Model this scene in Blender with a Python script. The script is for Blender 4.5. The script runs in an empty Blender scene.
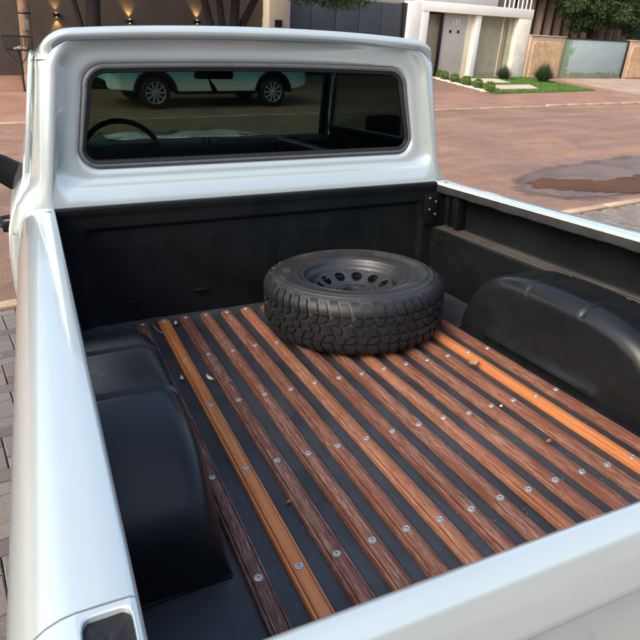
import bpy, bmesh, math, random
import numpy as np
from mathutils import Matrix, Vector, noise as mnoise
R_ = math.radians
sc = bpy.context.scene
COL = sc.collection

# ------------------------------------------------------------------ camera
# truck frame -> world frame (the truck stands nose-down on the sloping forecourt)
RW = Matrix(((0.9909134, 0.1345013, 0.0), (-0.1340224, 0.9873849, 0.0843148), (0.0113404, -0.0835487, 0.9964392)))
ORG = Vector((-0.38164, 2.811659, -0.75))
TRUCK = Matrix.Translation(-(RW @ ORG)) @ RW.to_4x4()
CAM_POS = Vector((-1.228723, -5.033208, 2.192518))
CAM_ROT = Matrix(((0.8482197, 0.1946732, -0.4925705), (-0.5268540, 0.4054649, -0.7470094), (0.0542974, 0.8931408, 0.4464877)))
FPX = 606.0
cd = bpy.data.cameras.new('camera')
cam = bpy.data.objects.new('camera', cd)
COL.objects.link(cam)
cam.matrix_world = Matrix.Translation(CAM_POS) @ CAM_ROT.to_4x4()
cd.sensor_width = 36.0
cd.lens = FPX / 640.0 * 36.0
cd.clip_start = 0.02
cd.clip_end = 2000
sc.camera = cam

# ------------------------------------------------------------------ sky, sun, exposure
SUN_EL, SUN_AZ = 38.0, -102.0       # azimuth from +Y towards +X
w = bpy.data.worlds.new('World')
sc.world = w
w.use_nodes = True
wn = w.node_tree.nodes
sky = wn.new('ShaderNodeTexSky')
sky.sky_type = 'NISHITA'
sky.sun_disc = False
sky.sun_elevation = R_(SUN_EL)
sky.sun_rotation = R_(SUN_AZ)
sky.air_density = 1.0
sky.dust_density = 5.0
sky.ozone_density = 0.55
w.node_tree.links.new(sky.outputs[0], wn['Background'].inputs[0])
wn['Background'].inputs[1].default_value = 0.15
sl = bpy.data.lights.new('sun', 'SUN')
sl.energy = 0.75
sl.angle = R_(40)
sl.color = (1.0, 0.90, 0.76)
so = bpy.data.objects.new('sun', sl)
COL.objects.link(so)
sd = Vector((math.sin(R_(SUN_AZ)) * math.cos(R_(SUN_EL)), math.cos(R_(SUN_AZ)) * math.cos(R_(SUN_EL)), math.sin(R_(SUN_EL))))
so.rotation_euler = sd.to_track_quat('Z', 'Y').to_euler()
so.location = (-20, -10, 20)
sc.view_settings.view_transform = 'Standard'
sc.view_settings.look = 'None'
sc.view_settings.gamma = 1.0
sc.view_settings.use_curve_mapping = False
sc.view_settings.exposure = 1.22
sc.render.engine = 'CYCLES'
sc.cycles.max_bounces = 10
sc.cycles.transparent_max_bounces = 16
sc.cycles.caustics_reflective = False
sc.cycles.caustics_refractive = False

random.seed(7)
rng = np.random.default_rng(11)

# ------------------------------------------------------------------ material helpers
MATS = {}
def new_mat(name):
    m = bpy.data.materials.new(name)
    m.use_nodes = True
    MATS[name] = m
    nt = m.node_tree
    return m, nt, nt.nodes['Principled BSDF']
def N(nt, kind, **kw):
    n = nt.nodes.new(kind)
    for k, v in kw.items():
        if k in n.inputs.keys():
            n.inputs[k].default_value = v
        else:
            setattr(n, k, v)
    return n
def ramp(nt, stops, fac=None, interp='LINEAR'):
    n = nt.nodes.new('ShaderNodeValToRGB')
    n.color_ramp.interpolation = interp
    e = n.color_ramp.elements
    while len(e) < len(stops):
        e.new(0.5)
    for el, (p, c) in zip(e, stops):
        el.position = p
        el.color = c if len(c) == 4 else (c[0], c[1], c[2], 1)
    if fac is not None:
        nt.links.new(fac, n.inputs[0])
    return n
def coords(nt, scale=(1, 1, 1), kind='Object'):
    tc = nt.nodes.new('ShaderNodeTexCoord')
    mp = nt.nodes.new('ShaderNodeMapping')
    mp.inputs['Scale'].default_value = scale
    nt.links.new(tc.outputs[kind], mp.inputs[0])
    return mp.outputs[0]
def noise(nt, vec, scale, detail=4.0, rough=0.55, dist=0.0):
    n = N(nt, 'ShaderNodeTexNoise', Scale=scale, Detail=detail, Roughness=rough, Distortion=dist)
    nt.links.new(vec, n.inputs['Vector'])
    return n.outputs[0]
def mixc(nt, fac, a, b, mode='MIX'):
    n = nt.nodes.new('ShaderNodeMix')
    n.data_type = 'RGBA'
    n.blend_type = mode
    for sock, v in ((n.inputs[0], fac), (n.inputs[6], a), (n.inputs[7], b)):
        if hasattr(v, 'links'):
            nt.links.new(v, sock)
        elif isinstance(v, (int, float)):
            sock.default_value = v
        else:
            sock.default_value = (v[0], v[1], v[2], 1)
    return n.outputs[2]
def bump(nt, bsdf, h, strength=0.3, dist=0.01):
    b = N(nt, 'ShaderNodeBump', Strength=strength, Distance=dist)
    nt.links.new(h, b.inputs['Height'])
    nt.links.new(b.outputs[0], bsdf.inputs['Normal'])
def simple(name, col, rough=0.6, metal=0.0, var=0.12, nscale=20.0, bmp=0.0, coat=0.0, spec=0.5, bdist=0.003):
    m, nt, b = new_mat(name)
    v = coords(nt)
    f = noise(nt, v, nscale, 5, 0.6)
    lo = tuple(c * (1 - var) for c in col)
    hi = tuple(min(1, c * (1 + var)) for c in col)
    r = ramp(nt, [(0.3, lo), (0.7, hi)], f)
    nt.links.new(r.outputs[0], b.inputs['Base Color'])
    b.inputs['Roughness'].default_value = rough
    b.inputs['Metallic'].default_value = metal
    b.inputs['Coat Weight'].default_value = coat
    b.inputs['Coat Roughness'].default_value = 0.06
    b.inputs['Specular IOR Level'].default_value = spec
    if bmp:
        bump(nt, b, f, bmp, bdist)
    return m

# ------------------------------------------------------------------ mesh helpers
class MB:
    def __init__(self):
        self.v = []; self.f = []; self.m = []
    def add(self, verts, faces, mi=0):
        o = len(self.v)
        self.v += [tuple(p) for p in verts]
        self.f += [tuple(i + o for i in f) for f in faces]
        self.m += [mi] * len(faces)
        return o
    def box(self, c, s, mi=0, rot=None):
        hx, hy, hz = s[0] / 2, s[1] / 2, s[2] / 2
        vs = [Vector((x, y, z)) for x in (-hx, hx) for y in (-hy, hy) for z in (-hz, hz)]
        if rot is not None:
            vs = [rot @ p for p in vs]
        vs = [p + Vector(c) for p in vs]
        self.add(vs, [(0, 1, 3, 2), (4, 6, 7, 5), (0, 4, 5, 1), (2, 3, 7, 6), (0, 2, 6, 4), (1, 5, 7, 3)], mi)
    def cbox(self, lo, hi, ch=0.01, mi=0, seg=2):
        bm = bmesh.new()
        bmesh.ops.create_cube(bm, size=1.0)
        for p in bm.verts:
            p.co = Vector((lo[i] + (p.co[i] + 0.5) * (hi[i] - lo[i]) for i in range(3)))
        if ch > 0:
            bmesh.ops.bevel(bm, geom=list(bm.edges), offset=ch, segments=seg, affect='EDGES', profile=0.5)
        bm.verts.index_update()
        self.add([p.co for p in bm.verts], [[p.index for p in f.verts] for f in bm.faces], mi)
        bm.free()
    def grid(self, P, closed_u=False, closed_v=False, mi=0, flip=False):
        nu, nv = len(P), len(P[0])
        vs = [p for row in P for p in row]
        fs = []
        for i in range(nu if closed_u else nu - 1):
            for j in range(nv if closed_v else nv - 1):
                a, b = i * nv + j, i * nv + (j + 1) % nv
                c, d = ((i + 1) % nu) * nv + (j + 1) % nv, ((i + 1) % nu) * nv + j
                fs.append((a, d, c, b) if flip else (a, b, c, d))
        self.add(vs, fs, mi)
    def lathe(self, prof, seg=48, mi=0, axis='z', c=(0, 0, 0), flip=False):
        P = []
        for r, h in prof:
            row = []
            for k in range(seg):
                t = 2 * math.pi * k / seg
                x, y = r * math.cos(t), r * math.sin(t)
                p = (x, y, h) if axis == 'z' else ((x, h, y) if axis == 'y' else (h, x, y))
                row.append((p[0] + c[0], p[1] + c[1], p[2] + c[2]))
            P.append(row)
        self.grid(P, closed_v=True, mi=mi, flip=flip)
    def fan(self, pts, mi=0, flip=False):
        n = len(pts)
        self.add(pts, [tuple(range(n))[::-1] if flip else tuple(range(n))], mi)
    def tube(self, path, rad, seg=8, mi=0, cap=True, closed=False):
        path = [Vector(p) for p in path]
        n = len(path)
        rads = rad if isinstance(rad, (list, tuple)) else [rad] * n
        P = []
        up = Vector((0, 0, 1))
        prev = None
        for i in range(n):
            if closed:
                d = (path[(i + 1) % n] - path[i - 1])
            else:
                d = path[min(i + 1, n - 1)] - path[max(i - 1, 0)]
            d.normalize()
            a = (prev if prev is not None else (up if abs(d.z) < 0.9 else Vector((1, 0, 0))))
            a = (a - d * a.dot(d)).normalized()
            prev = a
            b = d.cross(a)
            P.append([path[i] + (a * math.cos(2 * math.pi * k / seg) + b * math.sin(2 * math.pi * k / seg)) * rads[i] for k in range(seg)])
        self.grid(P, closed_u=closed, closed_v=True, mi=mi)
        if cap and not closed:
            self.fan(P[0], mi, True); self.fan(P[-1], mi)
    def mesh(self, name, mats, smooth=35):
        me = bpy.data.meshes.new(name)
        me.from_pydata(self.v, [], self.f)
        if not isinstance(mats, (list, tuple)):
            mats = [mats]
        for m in mats:
            me.materials.append(m)
        if len(mats) > 1:
            me.polygons.foreach_set('material_index', self.m)
        me.update()
        bm = bmesh.new(); bm.from_mesh(me)
        bmesh.ops.remove_doubles(bm, verts=bm.verts, dist=1e-5)
        bmesh.ops.recalc_face_normals(bm, faces=bm.faces)
        bm.to_mesh(me); bm.free()
        if smooth:
            me.shade_smooth()
            me.set_sharp_from_angle(angle=R_(smooth))
        return me
    def build(self, name, mats, parent=None, smooth=35, loc=None):
        return obj(name, self.mesh(name, mats, smooth), parent, loc)

TOFF = Vector((0, 0, 0.75))   # the truck root sits on the ground, 0.75 m below the bed boards
def obj(name, me, parent=None, loc=None, rot=None):
    o = bpy.data.objects.new(name, me)
    COL.objects.link(o)
    if parent is not None:
        o.parent = parent
    if loc is not None:
        o.location = loc
    if rot is not None:
        o.rotation_euler = rot
    return o
def tag(o, label=None, cat=None, group=None, kind=None):
    if label: o['label'] = label
    if cat: o['category'] = cat
    if group: o['group'] = group
    if kind: o['kind'] = kind
    return o
def empty(name, loc=(0, 0, 0), rz=0.0, mat=None):
    o = bpy.data.objects.new(name, None)
    o.empty_display_size = 0.2
    COL.objects.link(o)
    if mat is not None:
        o.matrix_world = mat
    else:
        o.location = loc
        o.rotation_euler = (0, 0, rz)
    return o
def copy_tree(o, parent=None):
    c = o.copy(); COL.objects.link(c); c.parent = parent
    for ch in list(o.children):
        copy_tree(ch, c)
    return c

# ------------------------------------------------------------------ materials
def paint_mat(name, col, metal=0.35, rough=0.32):
    m, nt, b = new_mat(name)
    v = coords(nt)
    f = noise(nt, v, 6, 5, 0.6)
    r = ramp(nt, [(0.3, tuple(c * 0.96 for c in col)), (0.7, col)], f)
    nt.links.new(r.outputs[0], b.inputs['Base Color'])
    b.inputs['Metallic'].default_value = metal
    b.inputs['Roughness'].default_value = rough
    b.inputs['Coat Weight'].default_value = 1.0
    cr = ramp(nt, [(0.35, (0.02,) * 3), (0.8, (0.10,) * 3)], noise(nt, v, 9, 6, 0.65))
    nt.links.new(cr.outputs[0], b.inputs['Coat Roughness'])
    bump(nt, b, noise(nt, v, 350, 2, 0.5), 0.02, 0.001)
    return m
paint = paint_mat('truck_paint', (0.60, 0.685, 0.68), 0.44, 0.24)
suv_paint = paint_mat('white_car_paint', (0.78, 0.78, 0.76), 0.0, 0.35)

def liner_mat(name, col, rough, dusty):
    m, nt, b = new_mat(name)
    v = coords(nt)
    f = noise(nt, v, 3.2, 6, 0.65, 0.4)
    r = ramp(nt, [(0.35, col), (0.75, tuple(c * (1 + dusty) + 0.004 * dusty for c in col))], f)
    # settled dust in blotches and fine drag marks from loads
    mk = mixc(nt, 1.0, ramp(nt, [(0.50, (0, 0, 0)), (0.72, (0.28, 0.28, 0.28))], noise(nt, v, 8, 8, 0.75, 0.6)).outputs[0], ramp(nt, [(0.45, (0.2, 0.2, 0.2)), (0.6, (1, 1, 1))], noise(nt, v, 1.7, 4, 0.6)).outputs[0], 'MULTIPLY')
    sc1 = ramp(nt, [(0.655, (0, 0, 0)), (0.67, (0.14, 0.14, 0.14)), (0.685, (0, 0, 0))], noise(nt, coords(nt, (60, 3.5, 22)), 1.0, 3, 0.5, 0.4)).outputs[0]
    cc = mixc(nt, mk, r.outputs[0], tuple(min(0.05, c_ * 2.2 + 0.010) * k_ for c_, k_ in zip(col, (1.1, 1.0, 0.9))))
    cc = mixc(nt, sc1, cc, (0.05, 0.048, 0.045))
    nt.links.new(cc, b.inputs['Base Color'])
    rr = ramp(nt, [(0.3, (rough * 0.8,) * 3), (0.75, (min(1, rough * 1.25),) * 3)], noise(nt, v, 5, 6, 0.7))
    nt.links.new(rr.outputs[0], b.inputs['Roughness'])
    h = mixc(nt, 0.5, noise(nt, v, 420, 2, 0.5), noise(nt, v, 30, 4, 0.6))
    bump(nt, b, h, 0.12, 0.002)
    return m
liner = liner_mat('black_bed_coating', (0.0028, 0.0042, 0.005), 0.5, 0.8)
liner.node_tree.nodes['Principled BSDF'].inputs['Specular IOR Level'].default_value = 0.16
arch_mat = liner_mat('black_wheel_arch_coating', (0.0065, 0.008, 0.0095), 0.28, 0.7)
arch_mat.node_tree.nodes['Principled BSDF'].inputs['Specular IOR Level'].default_value = 0.4
floor_mat = liner_mat('black_floor_coating', (0.016, 0.019, 0.023), 0.48, 1.6)
ledge_mat = liner_mat('dusty_black_coating', (0.03, 0.026, 0.024), 0.55, 1.0)
lip_mat = simple('grey_rail_lip', (0.035, 0.036, 0.037), 0.4, 0.0, 0.3, 14, 0.05)
rubber = simple('black_rubber', (0.012, 0.012, 0.013), 0.5, 0, 0.2, 40)
black_plastic = simple('black_plastic', (0.007, 0.007, 0.008), 0.45, 0, 0.2, 30, spec=0.25)
grey_seal = simple('grey_window_seal', (0.10, 0.105, 0.115), 0.42, 0, 0.12, 20)
interior_dark = simple('dark_cabin_vinyl', (0.012, 0.012, 0.013), 0.55, 0, 0.3, 14)
chrome = simple('chrome', (0.7, 0.7, 0.7), 0.15, 1.0, 0.05, 20)
screw_mat = simple('zinc_screw', (0.60, 0.60, 0.57), 0.38, 0.75, 0.2, 90)
dark_hole = simple('dark_recess', (0.006, 0.006, 0.007), 0.6, 0, 0.2, 30)  # near-black for the shade inside holes, and for black fillings

def glass_mat(name, tint, rough=0.0, ior=1.45, band=None, b0=0, b1=1):
    m, nt, b = new_mat(name)
    nt.nodes.remove(b)
    out = nt.nodes['Material Output']
    tr = nt.nodes.new('ShaderNodeBsdfTransparent')
    v = coords(nt)
    r = ramp(nt, [(0.3, tuple(c * 0.94 for c in tint)), (0.7, tint)], noise(nt, v, 3, 4, 0.6))
    c = r.outputs[0]
    if band is not None:      # shade band along the top of a windscreen
        sp = nt.nodes.new('ShaderNodeSeparateXYZ'); nt.links.new(v, sp.inputs[0])
        mr = N(nt, 'ShaderNodeMapRange'); nt.links.new(sp.outputs[2], mr.inputs[0])
        mr.inputs[1].default_value = b0; mr.inputs[2].default_value = b1
        c = mixc(nt, mr.outputs[0], c, band)
    nt.links.new(c, tr.inputs[0])
    gl = N(nt, 'ShaderNodeBsdfGlossy', Roughness=rough)
    lw = N(nt, 'ShaderNodeLayerWeight', Blend=0.5)
    pw = N(nt, 'ShaderNodeMath', operation='POWER'); nt.links.new(lw.outputs['Facing'], pw.inputs[0]); pw.inputs[1].default_value = 5.0
    r0 = ((ior - 1) / (ior + 1)) ** 2
    fr = N(nt, 'ShaderNodeMath', operation='MULTIPLY_ADD'); nt.links.new(pw.outputs[0], fr.inputs[0])
    fr.inputs[1].default_value = 1 - r0; fr.inputs[2].default_value = r0
    mx = nt.nodes.new('ShaderNodeMixShader')
    nt.links.new(fr.outputs[0], mx.inputs[0])
    nt.links.new(tr.outputs[0], mx.inputs[1])
    nt.links.new(gl.outputs[0], mx.inputs[2])
    nt.links.new(mx.outputs[0], out.inputs[0])
    return m
truck_glass = glass_mat('tinted_truck_glass', (0.37, 0.45, 0.42), 0.0, 1.3)
screen_glass = glass_mat('green_banded_windscreen', (0.54, 0.62, 0.58), 0.0, 1.3, (0.10, 0.34, 0.36), 0.91, 0.98)
side_glass = glass_mat('dark_side_glass', (0.20, 0.23, 0.22), 0.0, 1.4)
house_glass = glass_mat('clear_house_glass', (0.94, 0.96, 0.94), 0.0, 1.7)
car_glass = glass_mat('dark_car_glass', (0.2, 0.22, 0.22), 0.0, 1.5)

def wood_mat(name, fresh):
    m, nt, b = new_mat(name)
    oi = nt.nodes.new('ShaderNodeObjectInfo')
    tc = nt.nodes.new('ShaderNodeTexCoord')
    off = N(nt, 'ShaderNodeVectorMath', operation='SCALE')
    nt.links.new(oi.outputs['Random'], off.inputs['Scale'])
    off.inputs[0].default_value = (37.0, 91.0, 13.0)
    add = N(nt, 'ShaderNodeVectorMath', operation='ADD')
    nt.links.new(tc.outputs['Object'], add.inputs[0]); nt.links.new(off.outputs[0], add.inputs[1])
    def mapped(sx):
        mp = nt.nodes.new('ShaderNodeMapping')
        mp.inputs['Scale'].default_value = sx
        nt.links.new(add.outputs[0], mp.inputs[0])
        return mp.outputs[0]
    grain = noise(nt, mapped((200, 3.4, 200)), 1.0, 6, 0.68, 0.6)
    fib = noise(nt, mapped((700, 18, 700)), 1.0, 5, 0.7, 0.2)
    patch = noise(nt, mapped((22, 2.6, 22)), 1.0, 5, 0.62)
    if fresh:
        c = ramp(nt, [(0.28, (0.30, 0.085, 0.022)), (0.5, (0.52, 0.19, 0.062)), (0.72, (0.68, 0.32, 0.13))], grain).outputs[0]
        c = mixc(nt, ramp(nt, [(0.45, (0, 0, 0)), (0.75, (0.5, 0.5, 0.5))], patch).outputs[0], c, (0.42, 0.135, 0.035))
        b.inputs['Roughness'].default_value = 0.42
    else:
        tone = N(nt, 'ShaderNodeAttribute', attribute_type='OBJECT', attribute_name='tone')
        dark = ramp(nt, [(0.3, (0.040, 0.011, 0.008)), (0.52, (0.110, 0.033, 0.021)), (0.72, (0.225, 0.078, 0.048))], grain).outputs[0]
        warm = ramp(nt, [(0.3, (0.10, 0.030, 0.013)), (0.52, (0.26, 0.090, 0.037)), (0.72, (0.44, 0.19, 0.085))], grain).outputs[0]
        c = mixc(nt, tone.outputs['Fac'], dark, warm)
        grey = ramp(nt, [(0.50, (0, 0, 0)), (0.58, (1, 1, 1))], fib).outputs[0]
        pm = ramp(nt, [(0.36, (0.12, 0.12, 0.12)), (0.58, (1, 1, 1))], patch).outputs[0]
        k = mixc(nt, 1.0, mixc(nt, 1.0, grey, pm, 'MULTIPLY'), (0.55, 0.55, 0.55), 'MULTIPLY')
        c = mixc(nt, k, c, (0.56, 0.41, 0.32))
        b.inputs['Roughness'].default_value = 0.6
    nt.links.new(c, b.inputs['Base Color'])
    bump(nt, b, mixc(nt, 0.5, grain, fib), 0.35, 0.0015)
    return m
wood_old = wood_mat('weathered_hardwood', False)
wood_new = wood_mat('orange_varnished_wood', True)

# ------------------------------------------------------------------ ground surfaces
def road_mat():
    m, nt, b = new_mat('dusty_red_asphalt')
    v = coords(nt)
    vs = coords(nt, (0.25, 1.6, 1))
    big = noise(nt, v, 0.35, 6, 0.6, 0.5)
    streak = noise(nt, vs, 1.1, 6, 0.65, 0.3)
    fine = noise(nt, v, 60, 4, 0.7)
    c = ramp(nt, [(0.30, (0.135, 0.082, 0.057)), (0.5, (0.25, 0.147, 0.092)), (0.7, (0.36, 0.22, 0.138))], big).outputs[0]
    c2 = ramp(nt, [(0.35, (0.155, 0.112, 0.092)), (0.65, (0.32, 0.175, 0.110))], streak).outputs[0]
    c = mixc(nt, 0.55, c, c2)
    sp = ramp(nt, [(0.32, (0.55, 0.55, 0.55)), (0.66, (1.3, 1.3, 1.3))], fine).outputs[0]
    mott = ramp(nt, [(0.36, (0.84,) * 3), (0.62, (1.10,) * 3)], noise(nt, v, 3.2, 7, 0.72, 0.8)).outputs[0]
    c = mixc(nt, 1.0, c, mott, 'MULTIPLY')
    c = mixc(nt, 1.0, c, sp, 'MULTIPLY')
    nt.links.new(c, b.inputs['Base Color'])
    rr = ramp(nt, [(0.35, (0.55,) * 3), (0.7, (0.9,) * 3)], streak)
    nt.links.new(rr.outputs[0], b.inputs['Roughness'])
    bump(nt, b, fine, 0.5, 0.008)
    return m
def plain_ground(name, cols, sc_=0.6, rough=0.85, bd=0.01, fs=45):
    m, nt, b = new_mat(name)
    v = coords(nt)
    c = ramp(nt, [(0.3, cols[0]), (0.5, cols[1]), (0.72, cols[2])], noise(nt, v, sc_, 7, 0.65, 0.4)).outputs[0]
    f = noise(nt, v, fs, 4, 0.7)
    c = mixc(nt, 1.0, c, ramp(nt, [(0.3, (0.75,) * 3), (0.7, (1.15,) * 3)], f).outputs[0], 'MULTIPLY')
    nt.links.new(c, b.inputs['Base Color'])
    b.inputs['Roughness'].default_value = rough
    bump(nt, b, f, 0.4, bd)
    return m
m_road = road_mat()
m_ground = plain_ground('red_earth', ((0.14, 0.075, 0.05), (0.20, 0.11, 0.075), (0.27, 0.16, 0.11)))
m_fore = plain_ground('red_brown_paving', ((0.21, 0.112, 0.075), (0.30, 0.165, 0.11), (0.38, 0.22, 0.15)), 0.9, 0.6)
m_drive = plain_ground('stained_concrete', ((0.26, 0.185, 0.145), (0.36, 0.27, 0.215), (0.44, 0.35, 0.29)), 0.8)
m_kerb = plain_ground('kerb_concrete', ((0.33, 0.235, 0.165), (0.45, 0.33, 0.235), (0.54, 0.42, 0.32)), 2.0)
m_pad = plain_ground('pale_concrete_pad', ((0.42, 0.35, 0.28), (0.52, 0.45, 0.37), (0.6, 0.53, 0.45)), 1.2)
m_sand = plain_ground('joint_sand', ((0.05, 0.042, 0.036), (0.075, 0.06, 0.05), (0.11, 0.085, 0.07)), 3.0)
def paver_mat():
    m, nt, b = new_mat('grey_concrete_paver')
    oi = nt.nodes.new('ShaderNodeObjectInfo')
    v = coords(nt, kind='Generated')
    geo = nt.nodes.new('ShaderNodeNewGeometry')
    isl = geo.outputs['Random Per Island']
    s = N(nt, 'ShaderNodeMath', operation='ADD'); nt.links.new(isl, s.inputs[0]); nt.links.new(oi.outputs['Random'], s.inputs[1])
    fr = N(nt, 'ShaderNodeMath', operation='FRACT'); nt.links.new(s.outputs[0], fr.inputs[0])
    c = ramp(nt, [(0.0, (0.135, 0.118, 0.108)), (0.5, (0.185, 0.165, 0.152)), (1.0, (0.245, 0.215, 0.195))], fr.outputs[0]).outputs[0]
    pos = geo.outputs['Position']
    f = noise(nt, pos, 90, 4, 0.7)
    d = noise(nt, pos, 1.3, 5, 0.65)
    c = mixc(nt, 1.0, c, ramp(nt, [(0.3, (0.72,) * 3), (0.7, (1.18,) * 3)], f).outputs[0], 'MULTIPLY')
    c = mixc(nt, ramp(nt, [(0.5, (0, 0, 0)), (0.75, (0.55,) * 3)], d).outputs[0], c, (0.24, 0.135, 0.09))
    nt.links.new(c, b.inputs['Base Color'])
    b.inputs['Roughness'].default_value = 0.8
    bump(nt, b, f, 0.4, 0.004)
    return m
m_paver = paver_mat()

def proj(p):
    q = CAM_ROT.transposed() @ (Vector(p) - CAM_POS)
    if q.z > -0.05:
        return None
    return 320 + FPX * q.x / -q.z, 320 - FPX * q.y / -q.z, -q.z
SLOPE = 0.0846
def p1(x, y, h=0.0):
    return Vector((x, y, -SLOPE * y + h))

# base terrain: level far side, the forecourt rising behind the street edge
mb = MB()
ys = [-400, -11, -10, 0.0, 400]
def terr(y):
    return -0.05 - SLOPE * max(min(y, 0), -10.5)
P = [[(x, y, terr(y)) for x in (-400, -40, 0, 60, 400)] for y in ys]
mb.grid(P)
tag(mb.build('ground', m_ground, smooth=0), kind='structure')
mb = MB()
P = [[(x, y, 0.0 + 0.02 * math.sin(y * 0.37)) for x in np.linspace(-60, 90, 40)] for y in np.linspace(0.0, 8.5, 12)]
mb.grid(P)
tag(mb.build('road', m_road), kind='structure')
# sloping bed under the pavers
mb = MB()
mb.grid([[p1(x, y, -0.022) for x in (-14, 16)] for y in (-10.0, -0.13)])
paving = tag(mb.build('brick_paving', m_sand, smooth=0), kind='structure')

# pavers, herringbone 10 x 20 cm
def paver_mesh(l, wd, h=0.03, ch=0.005):
    m = MB()
    a, b = l / 2, wd / 2
    lo = [(-a, -b, 0), (a, -b, 0), (a, b, 0), (-a, b, 0)]
    mid = [(x, y, h - ch) for x, y, _ in lo]
    top = [(x - math.copysign(ch, x), y - math.copysign(ch, y), h) for x, y, _ in lo]
    m.grid([lo, mid, top], closed_v=True); m.fan(top)
    return m
pm_proto = paver_mesh(0.195, 0.095)
PROT = Matrix.Rotation(-math.atan(SLOPE), 4, 'X')
pav = []
tinv = TRUCK.inverted()
U = 0.1
# H brick covers (c, r),(c+1, r) when (c - r) % 4 == 0 ; V brick covers (c, r),(c, r+1) when (c - r) % 4 == 3
X0, X1, Y0, Y1 = -6.0, 10.0, -8.6, -0.14
for r in range(int(Y0 / U), int(Y1 / U)):
    for c in range(int(X0 / U), int(X1 / U)):
        k = (c - r) % 4
        if k == 0:
            pav.append(((c + 1.0) * U, (r + 0.5) * U, 0))
        elif k == 3:
            pav.append(((c + 0.5) * U, (r + 1.0) * U, 1))
cand, rest = [], []
for (x, y, o) in pav:
    if y > -0.22 or y < -8.5:
        if y > -0.16 - (0.1 if o else 0.05):
            continue
    p = p1(x, y)
    t = tinv @ p
    pr = proj(p)
    vis = pr is not None and -6 < pr[0] < 646 and -6 < pr[1] < 646 and ((pr[0] < 22 and t.x < -1.0) or (t.x > 1.0 and pr[1] < 181 + 0.296 * (pr[0] - 441) - 2 and pr[0] > 441))
    (cand if vis else rest).append(((p - CAM_POS).length, x, y, o))
cand.sort()
single, rest = cand[:300], rest + cand[300:]
pme = pm_proto.mesh('paver', m_paver, 30)
def pav_mat(x, y, o):
    rz = (math.pi / 2 if o else 0) + random.uniform(-0.012, 0.012)
    return Matrix.Translation(p1(x, y, -0.026 + random.uniform(-0.0025, 0.0025))) @ PROT @ Matrix.Rotation(rz, 4, 'Z') @ Matrix.Rotation(random.uniform(-0.01, 0.01), 4, 'X')
for d, x, y, o in single:
    ob = obj('paver', pme, paving)
    ob.matrix_world = pav_mat(x, y, o)
pv = np.array([list(v) + [1] for v in pm_proto.v])
V, F = [], []
for d, x, y, o in rest:
    M = np.array(pav_mat(x, y, o))
    V.append((pv @ M.T)[:, :3])
nb = len(pm_proto.v)
for k in range(len(V)):
    F += [tuple(i + k * nb for i in f) for f in pm_proto.f]
me = bpy.data.meshes.new('pavers')
me.from_pydata(np.concatenate(V).tolist(), [], F)
me.materials.append(m_paver)
bmx = bmesh.new(); bmx.from_mesh(me)
bmesh.ops.remove_doubles(bmx, verts=bmx.verts, dist=1e-6); bmesh.ops.recalc_face_normals(bmx, faces=bmx.faces)
bmx.to_mesh(me); bmx.free()
tag(obj('pavers', me, paving), kind='stuff')

# near kerb edging, stone by stone
nk = MB(); nk.grid([[(x, y, z) for x in (-30, 50)] for y, z in ((-0.135, -0.01), (0.0, -0.012))])
kerb_near = tag(nk.build('street_edging', m_sand, smooth=0), kind='structure')
km = MB(); km.cbox((-0.495, -0.065, -0.03), (0.495, 0.065, 0.022), 0.008)
kme = km.mesh('edging_stone', m_kerb)
for k in range(-7, 18):
    o = obj('edging_stone', kme, kerb_near, (k + 0.3, -0.066, 0.002 + random.uniform(-0.004, 0.004)), (0, 0, random.uniform(-0.006, 0.006)))

# puddle: wet rim and muddy water
def inpoly(x, y, poly):
    c = False
    n = len(poly)
    for i in range(n):
        (x1, y1), (x2, y2) = poly[i], poly[i - 1]
        if (y1 > y) != (y2 > y) and x < (x2 - x1) * (y - y1) / (y2 - y1) + x1:
            c = not c
    return c
def blob(name, pts, z, mat, width, kind):
    """sheet whose 'inside' value runs from 0 outside its outline to 1 well within it"""
    def sdist(x, y):
        d = 1e9
        for i in range(len(pts)):
            (x1, y1), (x2, y2) = pts[i - 1], pts[i]
            t = max(0, min(1, ((x - x1) * (x2 - x1) + (y - y1) * (y2 - y1)) / ((x2 - x1) ** 2 + (y2 - y1) ** 2)))
            d = min(d, math.hypot(x - x1 - t * (x2 - x1), y - y1 - t * (y2 - y1)))
        return d if inpoly(x, y, pts) else -d
    x0, x1 = min(p[0] for p in pts) - width, max(p[0] for p in pts) + width
    y0, y1 = max(0.02, min(p[1] for p in pts) - width), max(p[1] for p in pts) + width
    nx, ny = int((x1 - x0) / 0.06), int((y1 - y0) / 0.04)
    m = MB(); m.grid([[(x, y, z) for x in np.linspace(x0, x1, nx)] for y in np.linspace(y0, y1, ny)])
    val = [0.5 + 0.5 * max(-1, min(1, sdist(p[0], p[1]) / width)) for p in m.v]
    fs = [f for f in m.f if max(val[i] for i in f) > 0.02]
    me = bpy.data.meshes.new(name); me.from_pydata(m.v, [], fs)
    at = me.attributes.new('inside', 'FLOAT', 'POINT')
    at.data.foreach_set('value', val)
    me.materials.append(mat)
    return tag(obj(name, me), kind=kind)
def soft_edge(nt, b, v, sc_, lo, hi):
    """thin film that breaks up into damp streaks at its rim"""
    at = N(nt, 'ShaderNodeAttribute', attribute_name='inside')
    ns = noise(nt, v, sc_, 7, 0.7, 0.4)
    ad = N(nt, 'ShaderNodeMath', operation='ADD'); nt.links.new(at.outputs['Fac'], ad.inputs[0]); nt.links.new(ns, ad.inputs[1])
    mr = N(nt, 'ShaderNodeMapRange'); nt.links.new(ad.outputs[0], mr.inputs[0])
    mr.inputs[1].default_value = lo; mr.inputs[2].default_value = hi
    nt.links.new(mr.outputs[0], b.inputs['Alpha'])
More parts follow.
